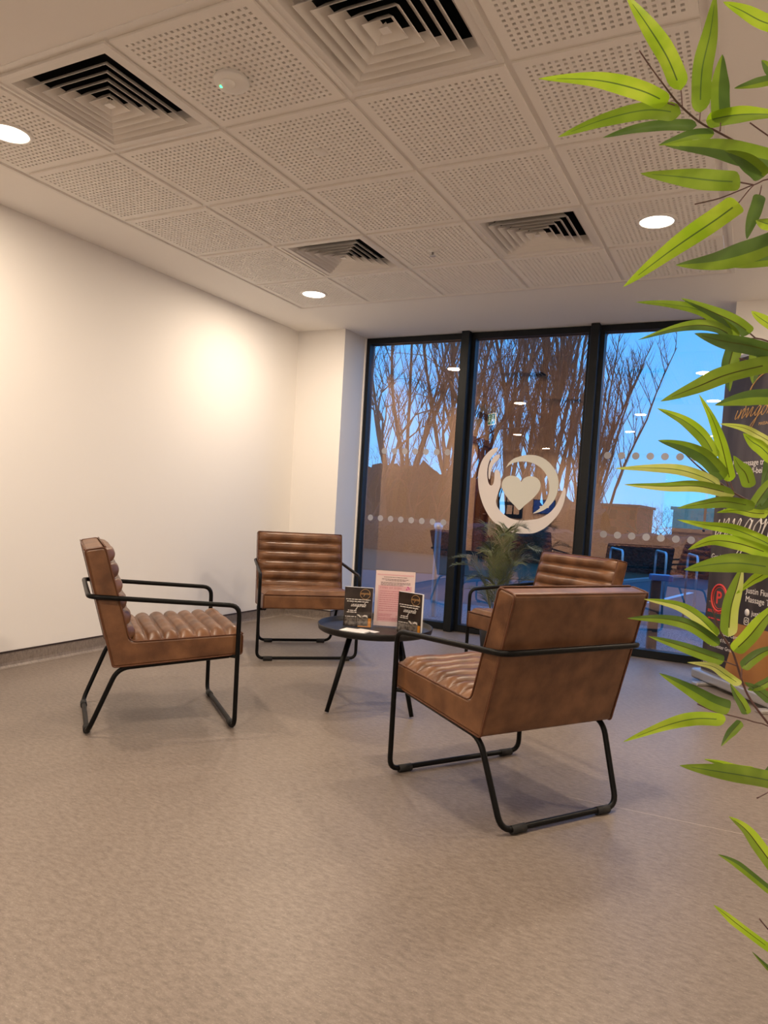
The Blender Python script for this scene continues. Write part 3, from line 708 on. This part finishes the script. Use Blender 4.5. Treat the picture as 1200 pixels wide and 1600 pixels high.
text_mesh('justinwi', .044, (.452, yt, .515), M['whiteprint'], bn); text_mesh('@inv', .044, (.452, yt, .462), M['whiteprint'], bn)
text_mesh('Southgate Medical Centre', .034, (.015, yt, .345), M['whiteprint'], bn); text_mesh('1st & 2nd Floor', .034, (.06, yt, .30), M['whiteprint'], bn); text_mesh('Chichester Group', .034, (.07, yt, .255), M['whiteprint'], bn)
text_mesh('the', .034, (.02, yt, .135), M['whiteprint'], bn, shear=.3)

# ------------------------------------------------------------------ artificial bamboo in the right foreground
LV = [ # pixel path base -> tip, width px, tone, depth at base, depth at tip
 ([(1043,161),(1000,141),(930,125),(842,123)],27,'lime',.86,.80),([(1064,141),(1043,90),(1012,40),(978,-8)],29,'lime',.86,.93),
 ([(1094,176),(1097,110),(1110,50),(1118,-10)],30,'mid',.87,.80),([(1126,192),(1124,150),(1125,120),(1129,85)],29,'dark',.88,.84),
 ([(1064,177),(1010,172),(940,188),(872,214)],25,'mid',.86,.92),([(1089,196),(1040,196),(990,202),(942,215)],16,'dark',.88,.95),
 ([(1116,209),(1085,210),(1055,219),(1029,227)],15,'dark',.88,.90),([(1103,189),(1140,181),(1180,178),(1232,180)],24,'lime',.88,.85),
 ([(1218,256),(1165,243),(1110,232),(1039,227)],34,'mid',.86,.80),([(1194,276),(1180,262),(1160,248),(1132,236)],26,'dark',.84,.82),
 ([(1157,284),(1115,282),(1060,276),(1001,271)],30,'mid',.85,.78),([(1154,317),(1120,342),(1050,390),(974,448)],35,'lime',.85,.80),
 ([(1187,304),(1181,325),(1173,350),(1167,374)],20,'dark',.86,.86),([(1225,372),(1175,392),(1120,407),(1056,414)],36,'mid',.83,.76),
 ([(1212,404),(1180,408),(1150,411),(1120,412)],22,'dark',.87,.85),([(1220,42),(1190,33),(1160,17),(1130,3)],22,'lime',.86,.84),
 ([(1215,128),(1205,112),(1197,102),(1190,94)],14,'dark',.86,.86),([(1215,122),(1190,128),(1170,133),(1147,138)],15,'mid',.86,.84),
 ([(1215,352),(1200,350),(1190,347),(1181,344)],18,'lime',.86,.84),
 ([(1156,526),(1100,488),(1050,476),(993,472)],15,'mid',.84,.78),([(1172,521),(1150,505),(1110,486),(1064,466)],21,'mid',.85,.80),
 ([(1144,525),(1120,512),(1090,508),(1050,514),(997,531)],17,'mid',.84,.78),([(1214,551),(1170,540),(1125,532),(1085,521)],26,'dark',.80,.76),
 ([(1150,534),(1143,555),(1138,580),(1140,612)],26,'mid',.88,.88),([(1185,536),(1183,555),(1180,580),(1176,600)],22,'mid',.88,.88),
 ([(1216,566),(1140,584),(1090,604),(1032,627)],29,'mid',.80,.74),([(1216,620),(1180,620),(1150,624),(1117,633)],25,'mid',.81,.78),
 ([(1118,715),(1100,684),(1070,658),(1027,638)],20,'lime',.83,.77),([(1141,752),(1136,730),(1126,690),(1112,652),(1092,616)],18,'lime',.83,.80),
 ([(1132,748),(1104,716),(1070,698),(1028,688)],25,'mid',.82,.77),([(1125,760),(1100,746),(1060,734),(1010,731),(960,732)],17,'pale',.81,.74),
 ([(1148,773),(1092,760),(1037,760),(975,757)],18,'pale',.80,.74),([(1180,792),(1135,784),(1102,787),(1058,794)],19,'mid',.80,.76),
 ([(1215,858),(1189,844),(1146,827),(1102,820),(1058,812)],18,'lime',.80,.74),([(1210,868),(1157,850),(1113,845),(1075,859)],21,'lime',.79,.75),
 ([(1215,888),(1157,880),(1113,882),(1069,890)],30,'mid',.78,.74),([(1200,893),(1174,909),(1150,928)],16,'lime',.80,.79),
 ([(1138,995),(1142,950),(1152,915),(1160,885)],25,'pale',.80,.79),([(1121,994),(1092,965),(1059,946),(1006,936)],19,'pale',.80,.74),
 ([(1124,1008),(1081,978),(1037,967),(980,966)],19,'mid',.80,.73),([(1131,1033),(1100,1022),(1060,1008),(1013,994)],19,'dark',.80,.75),
 ([(1157,1070),(1136,1056),(1112,1041),(1074,1035)],14,'pale',.80,.77),([(1159,1044),(1175,1030),(1195,1018),(1225,1008)],18,'dark',.80,.80),
 ([(1146,1018),(1170,995),(1195,965),(1225,935)],24,'lime',.80,.76),([(1141,1107),(1112,1096),(1075,1075),(1030,1052)],25,'mid',.78,.74),
 ([(1134,1125),(1087,1123),(1040,1134),(974,1159)],21,'lime',.78,.72),([(1158,1127),(1148,1138),(1138,1150),(1127,1166)],14,'mid',.79,.79),
 ([(1168,1116),(1160,1100),(1150,1085),(1141,1068)],15,'dark',.80,.80),([(1216,1222),(1170,1213),(1120,1205),(1062,1196)],29,'mid',.77,.72),
 ([(1183,1204),(1150,1200),(1125,1192),(1100,1186)],11,'lime',.77,.75),([(1222,1372),(1190,1328),(1165,1296),(1139,1276)],21,'lime',.77,.75),
 ([(1216,1402),(1165,1360),(1145,1346),(1122,1335)],13,'mid',.77,.75),([(1216,1492),(1156,1447),(1135,1430),(1115,1414)],13,'lime',.77,.75),
 ([(1214,1524),(1195,1508),(1175,1487)],9,'mid',.77,.76),([(1214,697),(1185,680),(1160,668),(1124,662)],13,'pale',.82,.80),
 ([(1212,722),(1190,700),(1175,690),(1161,677)],20,'lime',.82,.81),([(1172,762),(1165,740),(1155,728),(1146,712)],21,'mid',.84,.83),
 ([(1180,790),(1190,775),(1205,755),(1215,738)],20,'mid',.83,.82),([(1200,803),(1180,802),(1150,797),(1120,801)],14,'lime',.82,.80),
 ([(1206,1096),(1192,1084),(1178,1075),(1163,1066)],15,'dark',.80,.80),([(1215,1055),(1195,1068),(1180,1075),(1168,1078)],14,'mid',.80,.80),
 ([(1225,780),(1205,790),(1190,796),(1172,800)],22,'mid',.83,.82),([(1225,690),(1208,712),(1200,735),(1190,760)],20,'dark',.84,.84),
 ([(1222,520),(1200,505),(1185,495),(1174,486)],16,'lime',.83,.82),([(1216,1190),(1205,1206),(1196,1214),(1180,1224)],16,'dark',.80,.80)]
PLANT = Vector((3.52, -.72, 0))
bp_ = tag(empty('bamboo_plant', PLANT), 'artificial bamboo with lime green leaves in the right foreground', 'plant')
tone = {'lime': 0, 'mid': 1, 'dark': 2, 'pale': 3}
lf = MB()
rnl = random.Random(5)
for li, (path, wpx, tn, d0, d1) in enumerate(LV):
    half = {0: 1, 1: 2, 2: 1, 3: 1}[tone[tn]] if rnl.random() < .55 else tone[tn]; ribm = 2 if li < 19 else (4 if rnl.random() < .65 else 2); flip = rnl.random() < .5
    n = len(path); P = [at_depth(u, v, d0+(d1-d0)*k/(n-1)) for k, (u, v) in enumerate(path)]
    if n == 3: P = [P[0], (P[0]+P[1])/2, P[1], P[2]]
    C = catmull(P, 8); m_ = len(C); hw = wpx/FPX*(d0+d1)/2*.5
    view = (C[m_//2]-CAM).normalized()
    rows = []
    for k, p in enumerate(C):
        t = k/(m_-1); tg = (C[min(k+1, m_-1)]-C[max(k-1, 0)]).normalized()
        side = tg.cross(view).normalized(); nrm = side.cross(tg).normalized()
        prof = min(1, (t/.10))**.6*(1-max(0, (t-.42)/.58)**1.7); ww = hw*max(prof, .02)
        twist = .35*math.sin(3*t+wpx)
        sd = side*math.cos(twist)+nrm*math.sin(twist); nn = nrm*math.cos(twist)-side*math.sin(twist)
        rows.append([tuple(p+sd*(ww*a_)+nn*(ww*b_)-PLANT) for a_, b_ in ((-1, -.22), (-.55, -.05), (-.07, .03), (.07, .03), (.55, -.05), (1, -.22))])
    o = len(lf.v)
    for r_ in rows: lf.v.extend(r_)
    for k in range(m_-1):
        for q in range(5):
            mi = ribm if (q == 2 and .08 < k/m_ < .84) else (half if (q > 2) == flip else tone[tn])
            lf.face((o+k*6+q, o+k*6+q+1, o+(k+1)*6+q+1, o+(k+1)*6+q), mi, True)
lf.build('foliage', [M['leaf_lime'], M['leaf_mid'], M['leaf_dark'], M['leaf_pale'], M['midrib']], bp_)
ST = [([(999,79),(1016,104),(1042,139),(1061,163),(1092,190),(1121,206),(1156,225),(1200,250),(1260,290),(1330,345)],.86,.95,3.2),
 ([(1064,141),(1065,152),(1066,166)],.86,.86,2.2),([(1126,192),(1125,205)],.87,.87,2.6),([(1094,176),(1093,190)],.87,.87,2),([(1043,161),(1061,166)],.86,.86,2),
 ([(1086,319),(1124,310),(1157,297),(1178,289),(1215,282),(1300,330),(1340,380)],.85,.95,2.4),([(1157,285),(1178,289)],.85,.85,2),([(1154,317),(1170,297),(1178,289)],.85,.85,2),([(1187,304),(1190,290)],.86,.86,2),
 ([(1144,525),(1160,532),(1190,530),(1250,560),(1340,640)],.85,.95,2.6),([(1172,521),(1180,528)],.85,.85,2),
 ([(1064,702),(1088,726),(1116,748),(1150,772),(1200,800),(1270,860),(1340,950)],.82,.95,3.2),([(1118,715),(1128,735),(1138,760)],.83,.83,2),([(1141,752),(1146,768)],.83,.83,2),
 ([(1109,939),(1117,965),(1127,990),(1143,1015),(1152,1040),(1160,1066),(1172,1092),(1200,1130),(1260,1200),(1340,1300)],.80,.95,4.0),([(1131,1033),(1150,1040)],.8,.8,2.4),([(1159,1044),(1158,1062)],.8,.8,2.6),
 ([(1090,1100),(1118,1112),(1150,1120),(1178,1128),(1215,1145),(1340,1250)],.79,.95,2.6),([(1183,1247),(1200,1238),(1230,1225),(1340,1300)],.80,.95,2),([(1187,1436),(1200,1452),(1240,1500),(1340,1560)],.79,.95,2),
 ([(1155,560),(1180,566),(1215,572)],.84,.86,1.8),([(1172,192),(1190,205),(1215,222)],.86,.88,1.8)]
sm_ = MB()
for path, d0, d1, wd in ST:
    n = len(path); P = catmull([at_depth(u, v, d0+(d1-d0)*k/(n-1))-PLANT for k, (u, v) in enumerate(path)], 4)
    sm_.tube(P, [max(.0008, wd*.5/FPX*d0*(.35+.65*min(1, k/(len(P)*.3)))) for k in range(len(P))], 6)
sm_.build('twigs', M['twig'], bp_)
cn = MB()
for dx, dy, lean in ((0, 0, .0), (.05, .04, .03), (-.04, .05, -.02), (.03, -.05, .02)):
    cn.tube([(dx*.6, dy*.6, .28), (dx+lean*.5, dy, 1.2), (dx+lean*2, dy*1.5, 2.15)], [.011, .009, .005], 10)
cn.build('cane', M['palm_stem'], bp_)
MB().lathe([(0, .0), (.13, 0), (.165, .30), (.15, .30), (.14, .27), (0, .27)], seg=32).build('pot', M['pot'], bp_, fix=True)

# ------------------------------------------------------------------ areca palm in front of the glass
pm = tag(empty('potted_palm', (1.52, 3.62, 0)), 'small feathery palm in front of the glass below the emblem', 'potted palm')
MB().lathe([(0, 0), (.10, 0), (.13, .24), (.118, .24), (.115, .215), (0, .215)], seg=32).build('pot', M['pot'], pm, fix=True)
MB().lathe([(0, .216), (.114, .216)], seg=24, sm=False).build('soil', M['soil'], pm)
pf = MB(); ps = MB(); rnd = random.Random(11)
for k in range(17):
    az = k*2.399+.3; reach = rnd.uniform(.16, .34); hh = rnd.uniform(.62, .95) if k < 12 else rnd.uniform(.42, .6)
    if k < 4: reach = .14; hh = .98-.03*k
    d = Vector((math.cos(az), math.sin(az)*.62, 0)); b0 = Vector((d.x*.03, d.y*.03, .21))
    C = catmull([b0, b0+d*reach*.22+Vector((0, 0, (hh-.2)*.55)), b0+d*reach*.6+Vector((0, 0, (hh-.2)*.92)), b0+d*reach*1.15+Vector((0, 0, (hh-.2)*.93))], 10)
    ps.tube(C, [.0035*(1-.75*i/len(C)) for i in range(len(C))], 5)
    n = len(C)
    for i in range(8, n):
        for sub in (0, .5):
            t = (i-8)/(n-9+1e-6); p = C[i] if sub == 0 else (C[i]+C[i-1])/2; tg = (C[i]-C[i-1]).normalized(); sd = tg.cross(Vector((0, 0, 1))).normalized()
            ln = (.06+.12*math.sin(PI*min(1, t*.8+.2)))*rnd.uniform(.85, 1.15)
            for sg in (-1, 1):
                dr = (tg*.75+sd*sg*.75+Vector((0, 0, rnd.uniform(.05, .35)))).normalized(); nn = dr.cross(tg).normalized(); wv = dr.cross(nn).normalized()
                q1 = p+dr*ln*.5+wv*.0; q2 = p+dr*ln+Vector((0, 0, -.25*ln)); w2 = .0026
                o = len(pf.v); pf.v.extend([tuple(p-wv*w2*.5), tuple(p+wv*w2*.5), tuple(q1-wv*w2+nn*.001), tuple(q1+wv*w2+nn*.001), tuple(q2)])
                pf.face((o, o+1, o+3, o+2), 0, True); pf.face((o+2, o+3, o+4), 0, True)
ps.build('stems', M['palm_stem'], pm); pf.build('fronds', M['palm'], pm)

# ------------------------------------------------------------------ the room behind the viewer, seen in the glass
dr = struct(empty('door_1', (0, 0, 0))); df = MB(); x0, x1 = XL-.125, XL+.015; t = .075
for a_, b_, c_, d_ in ((DY0, DY0+t, 0, 2.5), (DY1-t, DY1, 0, 2.5), (DY0+t, DY1-t, 2.425, 2.5), (DY0+t, DY1-t, 2.03, 2.12)): df.box(x0, x1, a_, b_, c_, d_)
df.build('door_frame', M['wood'], dr); dl = MB().box(XL-.07, XL-.025, DY0+t, -.42, .006, 2.03).build('door_leaf', M['wood'], dr)
MB().box(XL-.07, XL-.025, -.38, DY1-t, .006, 2.03).build('side_panel', M['cream'], dr)
MB().box(XL-.11, XL+.012, -.42, -.38, .004, 2.03).build('door_post', M['wood'], dr)
MB().box(XL-.06, XL-.03, DY0+t, DY1-t, 2.12, 2.425).build('transom_panel', M['cream'], dr)
MB().tube(smooth_path([(XL-.02, -.76, 1.0), (XL+.03, -.76, 1.0), (XL+.03, -.64, 1.0)], .015), .009, 8).build('door_handle', M['steel'], dl)
ex = tag(empty('exit_sign', (-.30, -.34, 2.40), .75), 'small glowing green and white escape sign hanging near the door, seen in the middle pane', 'exit sign')
MB().bbox(-.11, .11, -.012, .012, -.085, .085, .003).build('panel', M['exitw'], ex)
MB().box(-.10, -.005, .0125, .0135, -.072, .072).box(.012, .10, .0125, .0135, -.072, .072).build('green_field', M['exitg'], ex)
rm = MB(); y_ = .0142
rm.tube([(-.052+.009*math.cos(q*PI/6), y_, .045+.009*math.sin(q*PI/6)) for q in range(12)], .005, 4, closed=True); rm.tube([(-.052, y_, .03), (-.056, y_, -.005), (-.038, y_, -.03), (-.04, y_, -.058)], .006, 4); rm.tube([(-.056, y_, -.005), (-.07, y_, -.03), (-.088, y_, -.036)], .006, 4); rm.tube([(-.08, y_, .012), (-.052, y_, .022), (-.028, y_, .01)], .004, 4)
rm.tube([(.055, y_, .055), (.055, y_, -.02)], .008, 4); rm.tube([(.03, y_, -.01), (.055, y_, -.045), (.08, y_, -.01)], .008, 4)
rm.build('pictogram', M['exitw'], ex); MB().tube([(0, 0, .085), (0, 0, H-2.402)], .006, 8).build('hanger', M['white_metal'], ex)
nb_ = tag(empty('notice_board', (-2.15, YB+.002, 1.30)), 'dark framed notice board on the far wall, seen behind the heart emblem', 'notice board')
nf = MB().box(-.32, .32, 0, .03, -.40, .32).build('frame', M['frame'], nb_)
for i in range(3):
    for j in range(2): MB().box(-.26+i*.18, -.12+i*.18, .031, .033, -.30+j*.30, -.08+j*.30).build('notice', M['paper'], nf)
tv = tag(empty('wall_screen', (-1.30, YB+.002, 1.22)), 'blue display screen on the far wall, seen inside the crescent emblem', 'screen')
cs = MB().bbox(-.27, .27, 0, .04, -.17, .17, .006).build('casing', M['black'], tv); tv = cs; MB().box(-.255, .255, .041, .043, -.155, .155).build('display', M['screen'], tv); MB().box(-.10, .12, .0435, .0445, -.02, .02).build('white_caption', M['exitw'], tv)
st = tag(empty('side_table', (-.10, -.02, 0)), 'small dark side table by the door, seen in the glass', 'table')
MB().lathe([(0, .5), (.20, .5), (.20, .52), (0, .52)], seg=32).build('top', M['tray'], st, fix=True)
for k in range(3): MB().tube([(.13*math.cos(k*2.1), .13*math.sin(k*2.1), .5), (.19*math.cos(k*2.1), .19*math.sin(k*2.1), .006)], .01, 8).build('leg', M['black'], st)
po = tag(empty('red_flower_plant', (-.10, -.02, .521)), 'red leaved pot plant on the small side table, seen in the glass', 'pot plant')
MB().lathe([(0, 0), (.05, 0), (.065, .09), (0, .085)], seg=24).build('pot', M['pot'], po, fix=True)
rl = MB()
for k in range(26):
    az = k*2.4; el = .2+.9*(k/26); d = Vector((math.cos(az)*math.cos(el), math.sin(az)*math.cos(el), math.sin(el))); sd = d.cross(Vector((0, 0, 1))).normalized(); p = Vector((0, 0, .09)); ln = .12
    rl.add([p, p+d*ln*.5+sd*.022, p+d*ln, p+d*ln*.5-sd*.022], [(0, 1, 2, 3)])
rl.build('foliage', M['red_leaf'], po)

# ------------------------------------------------------------------ outdoors
struct(MB().add([(-60, YG+.06, -.06), (60, YG+.06, -.06), (60, 17, -.06), (-60, 17, -.06), (60, 60, -4.2), (-60, 60, -4.2), (90, 260, -4.2), (-160, 260, -4.2)], [(0, 1, 2, 3), (3, 2, 4, 5), (5, 4, 6, 7)]).build('ground_field', M['terrain']))
struct(MB().box(-6, 8, YG+.07, 6.15, -.10, -.045).build('ground_gravel', M['gravel']))
def quad_strip(name, pts, z0, z1, m_): return struct(MB().prism(pts, lambda a_, b_, d: (a_, b_, d), z0, z1).build(name, m_, fix=True))
quad_strip('ground_road', [(-3.5, 6.15), (8, 6.15), (12, 16.5), (2.8, 16.5), (1.1, 10.3), (-3.5, 8.5)], -.10, -.05, M['asphalt'])
quad_strip('ground_kerb', [(1.02, 10.3), (1.14, 10.3), (2.86, 16.5), (2.74, 16.5)], -.1, .0, M['kerb'])
quad_strip('ground_lawn', [(-14, 8.6), (-3.5, 8.5), (1.1, 10.3), (2.8, 16.5), (-14, 16.5)], -.10, -.04, M['grass'])
for k, (xa, ya, xb, yb2) in enumerate(((2.05, 8.4, 2.42, 10.6), (1.1, 6.6, 1.5, 8.9), (3.0, 8.4, 3.37, 10.6))):
    tag(MB().prism([(xa, ya), (xa+.08, ya), (xb+.08, yb2), (xb, yb2)], lambda a_, b_, d: (a_, b_, d), -.05, -.046).build('parking_line', M['line'], fix=True),
        ['white bay line running away in the middle of the right pane', 'white bay line nearest the glass, left of the others', 'white bay line hidden mostly by the roller banner'][k], 'road marking', 'white parking bay lines')
# hedge
def blob_hedge(name, x0, y0, x1, y1, h, wd, label, seed, z=-.06, ragged=0.0):
    rnd = random.Random(seed); mb = MB(); L_ = math.hypot(x1-x0, y1-y0); n = int(L_/.16); d = Vector(((x1-x0)/L_, (y1-y0)/L_)); nr = Vector((-d.y, d.x))
    prof = [(-.5, 0), (-.52, .35), (-.5, .75), (-.36, .97), (0, 1.02), (.36, .97), (.5, .75), (.52, .35), (.5, 0)]
    for i in range(n+1):
        hv = 1+ragged*(.5*math.sin(i*.23+seed)+.35*math.sin(i*.071)+.35*math.sin(i*.61)+rnd.uniform(-.25, .25))
        for a_, b_ in prof:
            j = rnd.uniform(.86, 1.12); q = Vector((x0, y0))+d*(L_*i/n)+nr*(a_*wd*j); mb.v.append((q.x+rnd.uniform(-.04, .04), q.y, z+h*hv*b_*rnd.uniform(.9, 1.08)))
    m_ = len(prof)
    for i in range(n):
        for k in range(m_-1): mb.face((i*m_+k, (i+1)*m_+k, (i+1)*m_+k+1, i*m_+k+1))
    rnd2 = random.Random(seed+1)
    for i in range(int(L_*60)):
        t_ = rnd2.random(); a_ = rnd2.uniform(-.5, .5); b_ = rnd2.uniform(.2, 1.08); q = Vector((x0, y0))+d*(L_*t_)+nr*(a_*wd); s2 = .06
        p = Vector((q.x, q.y-wd*.3*rnd2.random(), z+h*b_)); u = Vector((rnd2.uniform(-1, 1), rnd2.uniform(-1, 1), rnd2.uniform(-1, 1)))*s2; v = Vector((rnd2.uniform(-1, 1), rnd2.uniform(-1, 1), rnd2.uniform(-1, 1)))*s2
        mb.add([p, p+u, p+v], [(0, 1, 2)])
    return tag(mb.build(name, M['hedge']), label, 'hedge')
blob_hedge('hedge', -9, 14.2, 9.5, 14.2, .78, .9, 'low dark clipped hedge beyond the lawn and road', 1)
blob_hedge('hedge', -30, 27, -6.6, 27, 3.75, 3.0, 'tall dark hedge belt under the bare trees at the left', 5, -1.3, .07)
blob_hedge('hedge', -6.2, 29, -2.2, 29, 2.9, 2.2, 'lower dark shrub belt behind the heart emblem', 6, -1.5, .15)
# bare trees
def bare_tree(px, dist, height, seed, label, kind='poplar', spread=.2, leaders=6, zb=None, lean=0):
    rnd = random.Random(seed); D = ray(px, 810); D = D/D.y; bx, by = CAM.x+D.x*dist, CAM.y+dist
    z = zb if zb is not None else (-.06 if by < 17 else -.06-4.14*min(1, (by-17)/43))
    r = tag(empty('bare_tree', (bx, by, z)), label, 'tree', 'bare winter trees outside'); tk = MB(); br = MB()
    def shoot(mb, p, d, ln, rad, upb, seg=4, cur=None):
        pts = [p]; q = p.copy(); dd = d.copy()
        for i in range(seg):
            dd = (dd+Vector((rnd.uniform(-.12, .12), rnd.uniform(-.12, .12), upb))).normalized(); q = q+dd*(ln/seg); pts.append(q.copy())
        mb.tube(pts, [rad*(1-.8*i/seg) for i in range(seg+1)], 4 if rad > .03 else 3, caps=False); return pts
    hgt = height
    if kind == 'poplar':
        base = shoot(tk, Vector((0, 0, 0)), Vector((lean, 0, 1)), hgt*.22, hgt*.015, .1, 3)
        for k in range(leaders):
            az = k*2*PI/leaders+rnd.uniform(-.3, .3); tl = rnd.uniform(.5, 1.0)*spread*2
            st_ = base[1+k % 3]; L0 = (hgt-st_.z)*rnd.uniform(.8, 1.0)
            d = Vector((math.cos(az)*tl+lean, math.sin(az)*tl, 1)).normalized(); Lp = shoot(tk, st_, d, L0, hgt*.0075, .05, 9)
            for i in range(1, len(Lp)-1):
                for s2 in range(3):
                    a2 = rnd.uniform(0, 2*PI); d2 = Vector((math.cos(a2)*.5, math.sin(a2)*.5, 1)).normalized(); f = 1-i/len(Lp)
                    B = shoot(br, Lp[i]+(Lp[i+1]-Lp[i])*rnd.random(), d2, L0*(.10+.22*f), hgt*.0020, .10, 4)
                    for b_ in B[1:4]:
                        for s3 in range(2):
                            a3 = rnd.uniform(0, 2*PI); shoot(br, b_, Vector((math.cos(a3)*.6, math.sin(a3)*.6, 1)).normalized(), L0*.075, hgt*.0009, .15, 2)
    else:
        def rec(p, d, ln, rad, lev):
            mb = tk if lev < 2 else br; P = shoot(mb, p, d, ln, rad, .02 if lev else 0, 4)
            if lev >= 5: return
            nb2 = 3 if lev < 4 else 3
            for k in range(nb2):
                a2 = k*2*PI/nb2+rnd.uniform(-.7, .7); sp_2 = rnd.uniform(.35, .85); perp = d.orthogonal().normalized(); perp = (Matrix.Rotation(a2, 3, d) @ perp)
                rec(P[-1] if k else P[-2], (d+perp*sp_2+Vector((0, 0, .08))).normalized(), ln*rnd.uniform(.62, .8), rad*.52, lev+1)
        rec(Vector((0, 0, 0)), Vector((lean, 0, 1)), hgt*.27, hgt*.019, 0)
    tk.build('trunk', M['bark'], r); br.build('branches', M['bark'], r); return r
bare_tree(600, 26, 13, 21, 'spreading bare tree at the left edge of the left pane', 'oak')
for px_, dist_, hh_, sd_, lb_ in ((583, 23.5, 5.2, 41, 'low bare bush at the left frame of the left pane'), (645, 24, 5.0, 42, 'low bare bush behind the upper row of dots on the left pane'), (690, 24, 5.4, 43, 'low bare bush just left of the first mullion')):
    bare_tree(px_, dist_, hh_, sd_, lb_, 'oak')
bare_tree(628, 30, 15, 22, 'bare tree behind the left pane, second from its frame', 'poplar', .16, 5)
bare_tree(668, 28, 14, 23, 'spreading bare tree in the middle of the left pane', 'oak')
bare_tree(705, 30, 15, 24, 'upright bare tree behind the first dark mullion', 'poplar', .18, 7)
bare_tree(752, 33, 12, 25, 'bare tree just right of the first mullion', 'poplar', .22, 5)
bare_tree(792, 30, 15, 26, 'bare poplar above the open hand of the emblem', 'poplar', .16, 6)
bare_tree(828, 33, 17, 27, 'dense bare poplar above the crescent of the emblem', 'poplar', .15, 7)
bare_tree(868, 31, 15, 28, 'bare poplar above the right side of the emblem', 'poplar', .16, 6)
bare_tree(902, 34, 11.5, 29, 'leaning bare poplar beside the second mullion', 'poplar', .14, 6, lean=.12)
bare_tree(926, 38, 12.0, 30, 'bare poplar showing on both sides of the second mullion', 'poplar', .12, 6, lean=.06)
bare_tree(1015, 44, 6.6, 31, 'small round bare tree above the brick building', 'oak')
bare_tree(1066, 40, 5.4, 32, 'small dark bare tree near the roller banner', 'oak')
# buildings
def build_building(name, pxa, pxb, dist, ztop, m_, label, wins):
    Pa = CAM+ray(pxa, 800)*(dist/ray(pxa, 800).y); Pb = CAM+ray(pxb, 800)*(dist/ray(pxb, 800).y); y = Pa.y
    g = -4.2 if y > 60 else -.06-4.14*(y-17)/43
    r = tag(empty(name, (Pa.x, y, g)), label, 'building'); W = Pb.x-Pa.x; Ht = ztop-g
    MB().box(0, W, 0, 8, 0, Ht).build('walls', m_, r); MB().box(-.15, W+.15, -.15, 8.1, Ht, Ht+.18).build('roof_edge', M['brick2'], r)
    for ua, ub, va, vb in wins:
        k = dist/ray(pxa, 800).y/FPX if False else 1
        A = CAM+ray(ua, va)*((y-CAM.y)/ray(ua, va).y); B = CAM+ray(ub, vb)*((y-CAM.y)/ray(ub, vb).y)
        MB().box(A.x-Pa.x, B.x-Pa.x, -.05, .02, B.z-g, A.z-g).build('window', M['darkglass'], r)
    return r
build_building('brick_building', 880, 996, 48, 1.78, M['brick'], 'red brick building seen low in the right pane', [(951, 963, 796, 811), (951, 962, 822, 846), (905, 915, 796, 812), (985, 992, 797, 812)])
build_building('brick_building', 1052, 1180, 46, 1.75, M['brick2'], 'long dark building beside the roller banner', [(1080, 1090, 808, 822)])
# street furniture
def hoop(px, dist, label, rz):
    D = ray(px, 830); D = D/D.y; r = tag(empty('cycle_stand', (CAM.x+D.x*dist, CAM.y+dist, -.05), rz), label, 'cycle stand', 'steel cycle stands outside')
    MB().tube(smooth_path([(-.30, 0, 0), (-.30, 0, .76), (.30, 0, .76), (.30, 0, 0)], .07), .012, 10).build('hoop', M['steel'], r); return r
hoop(1036, 8.6, 'steel hoop stand outside, right of the blue topped post', 1.86); hoop(1086, 8.3, 'steel hoop stand outside, against the banner edge', 1.80); hoop(966, 8.4, 'steel hoop stand outside, above the far armchair', 1.95)
D = ray(1034, 885); D = D/D.y*6.5; bo = tag(empty('bollard', (CAM.x+D.x, CAM.y+6.5, -.05), .3), 'dark post with a flat blue box top outside the right pane', 'bollard')
MB().bbox(-.085, .085, -.07, .07, .60, .65, .01).build('box_top', M['bluepl'], bo); MB().bbox(-.075, .005, -.03, .03, 0, .60, .01).build('post', M['pot'], bo)
D = ray(683, 860); D = D/D.y*6.75; b2 = tag(empty('bollard', (CAM.x+D.x, CAM.y+6.75, -.05)), 'slim pale steel post outside the left pane', 'bollard')
MB().lathe([(.033, 0), (.033, .88), (.045, .90), (.045, .95), (0, .955)], seg=20).build('post', M['steel'], b2, fix=True)
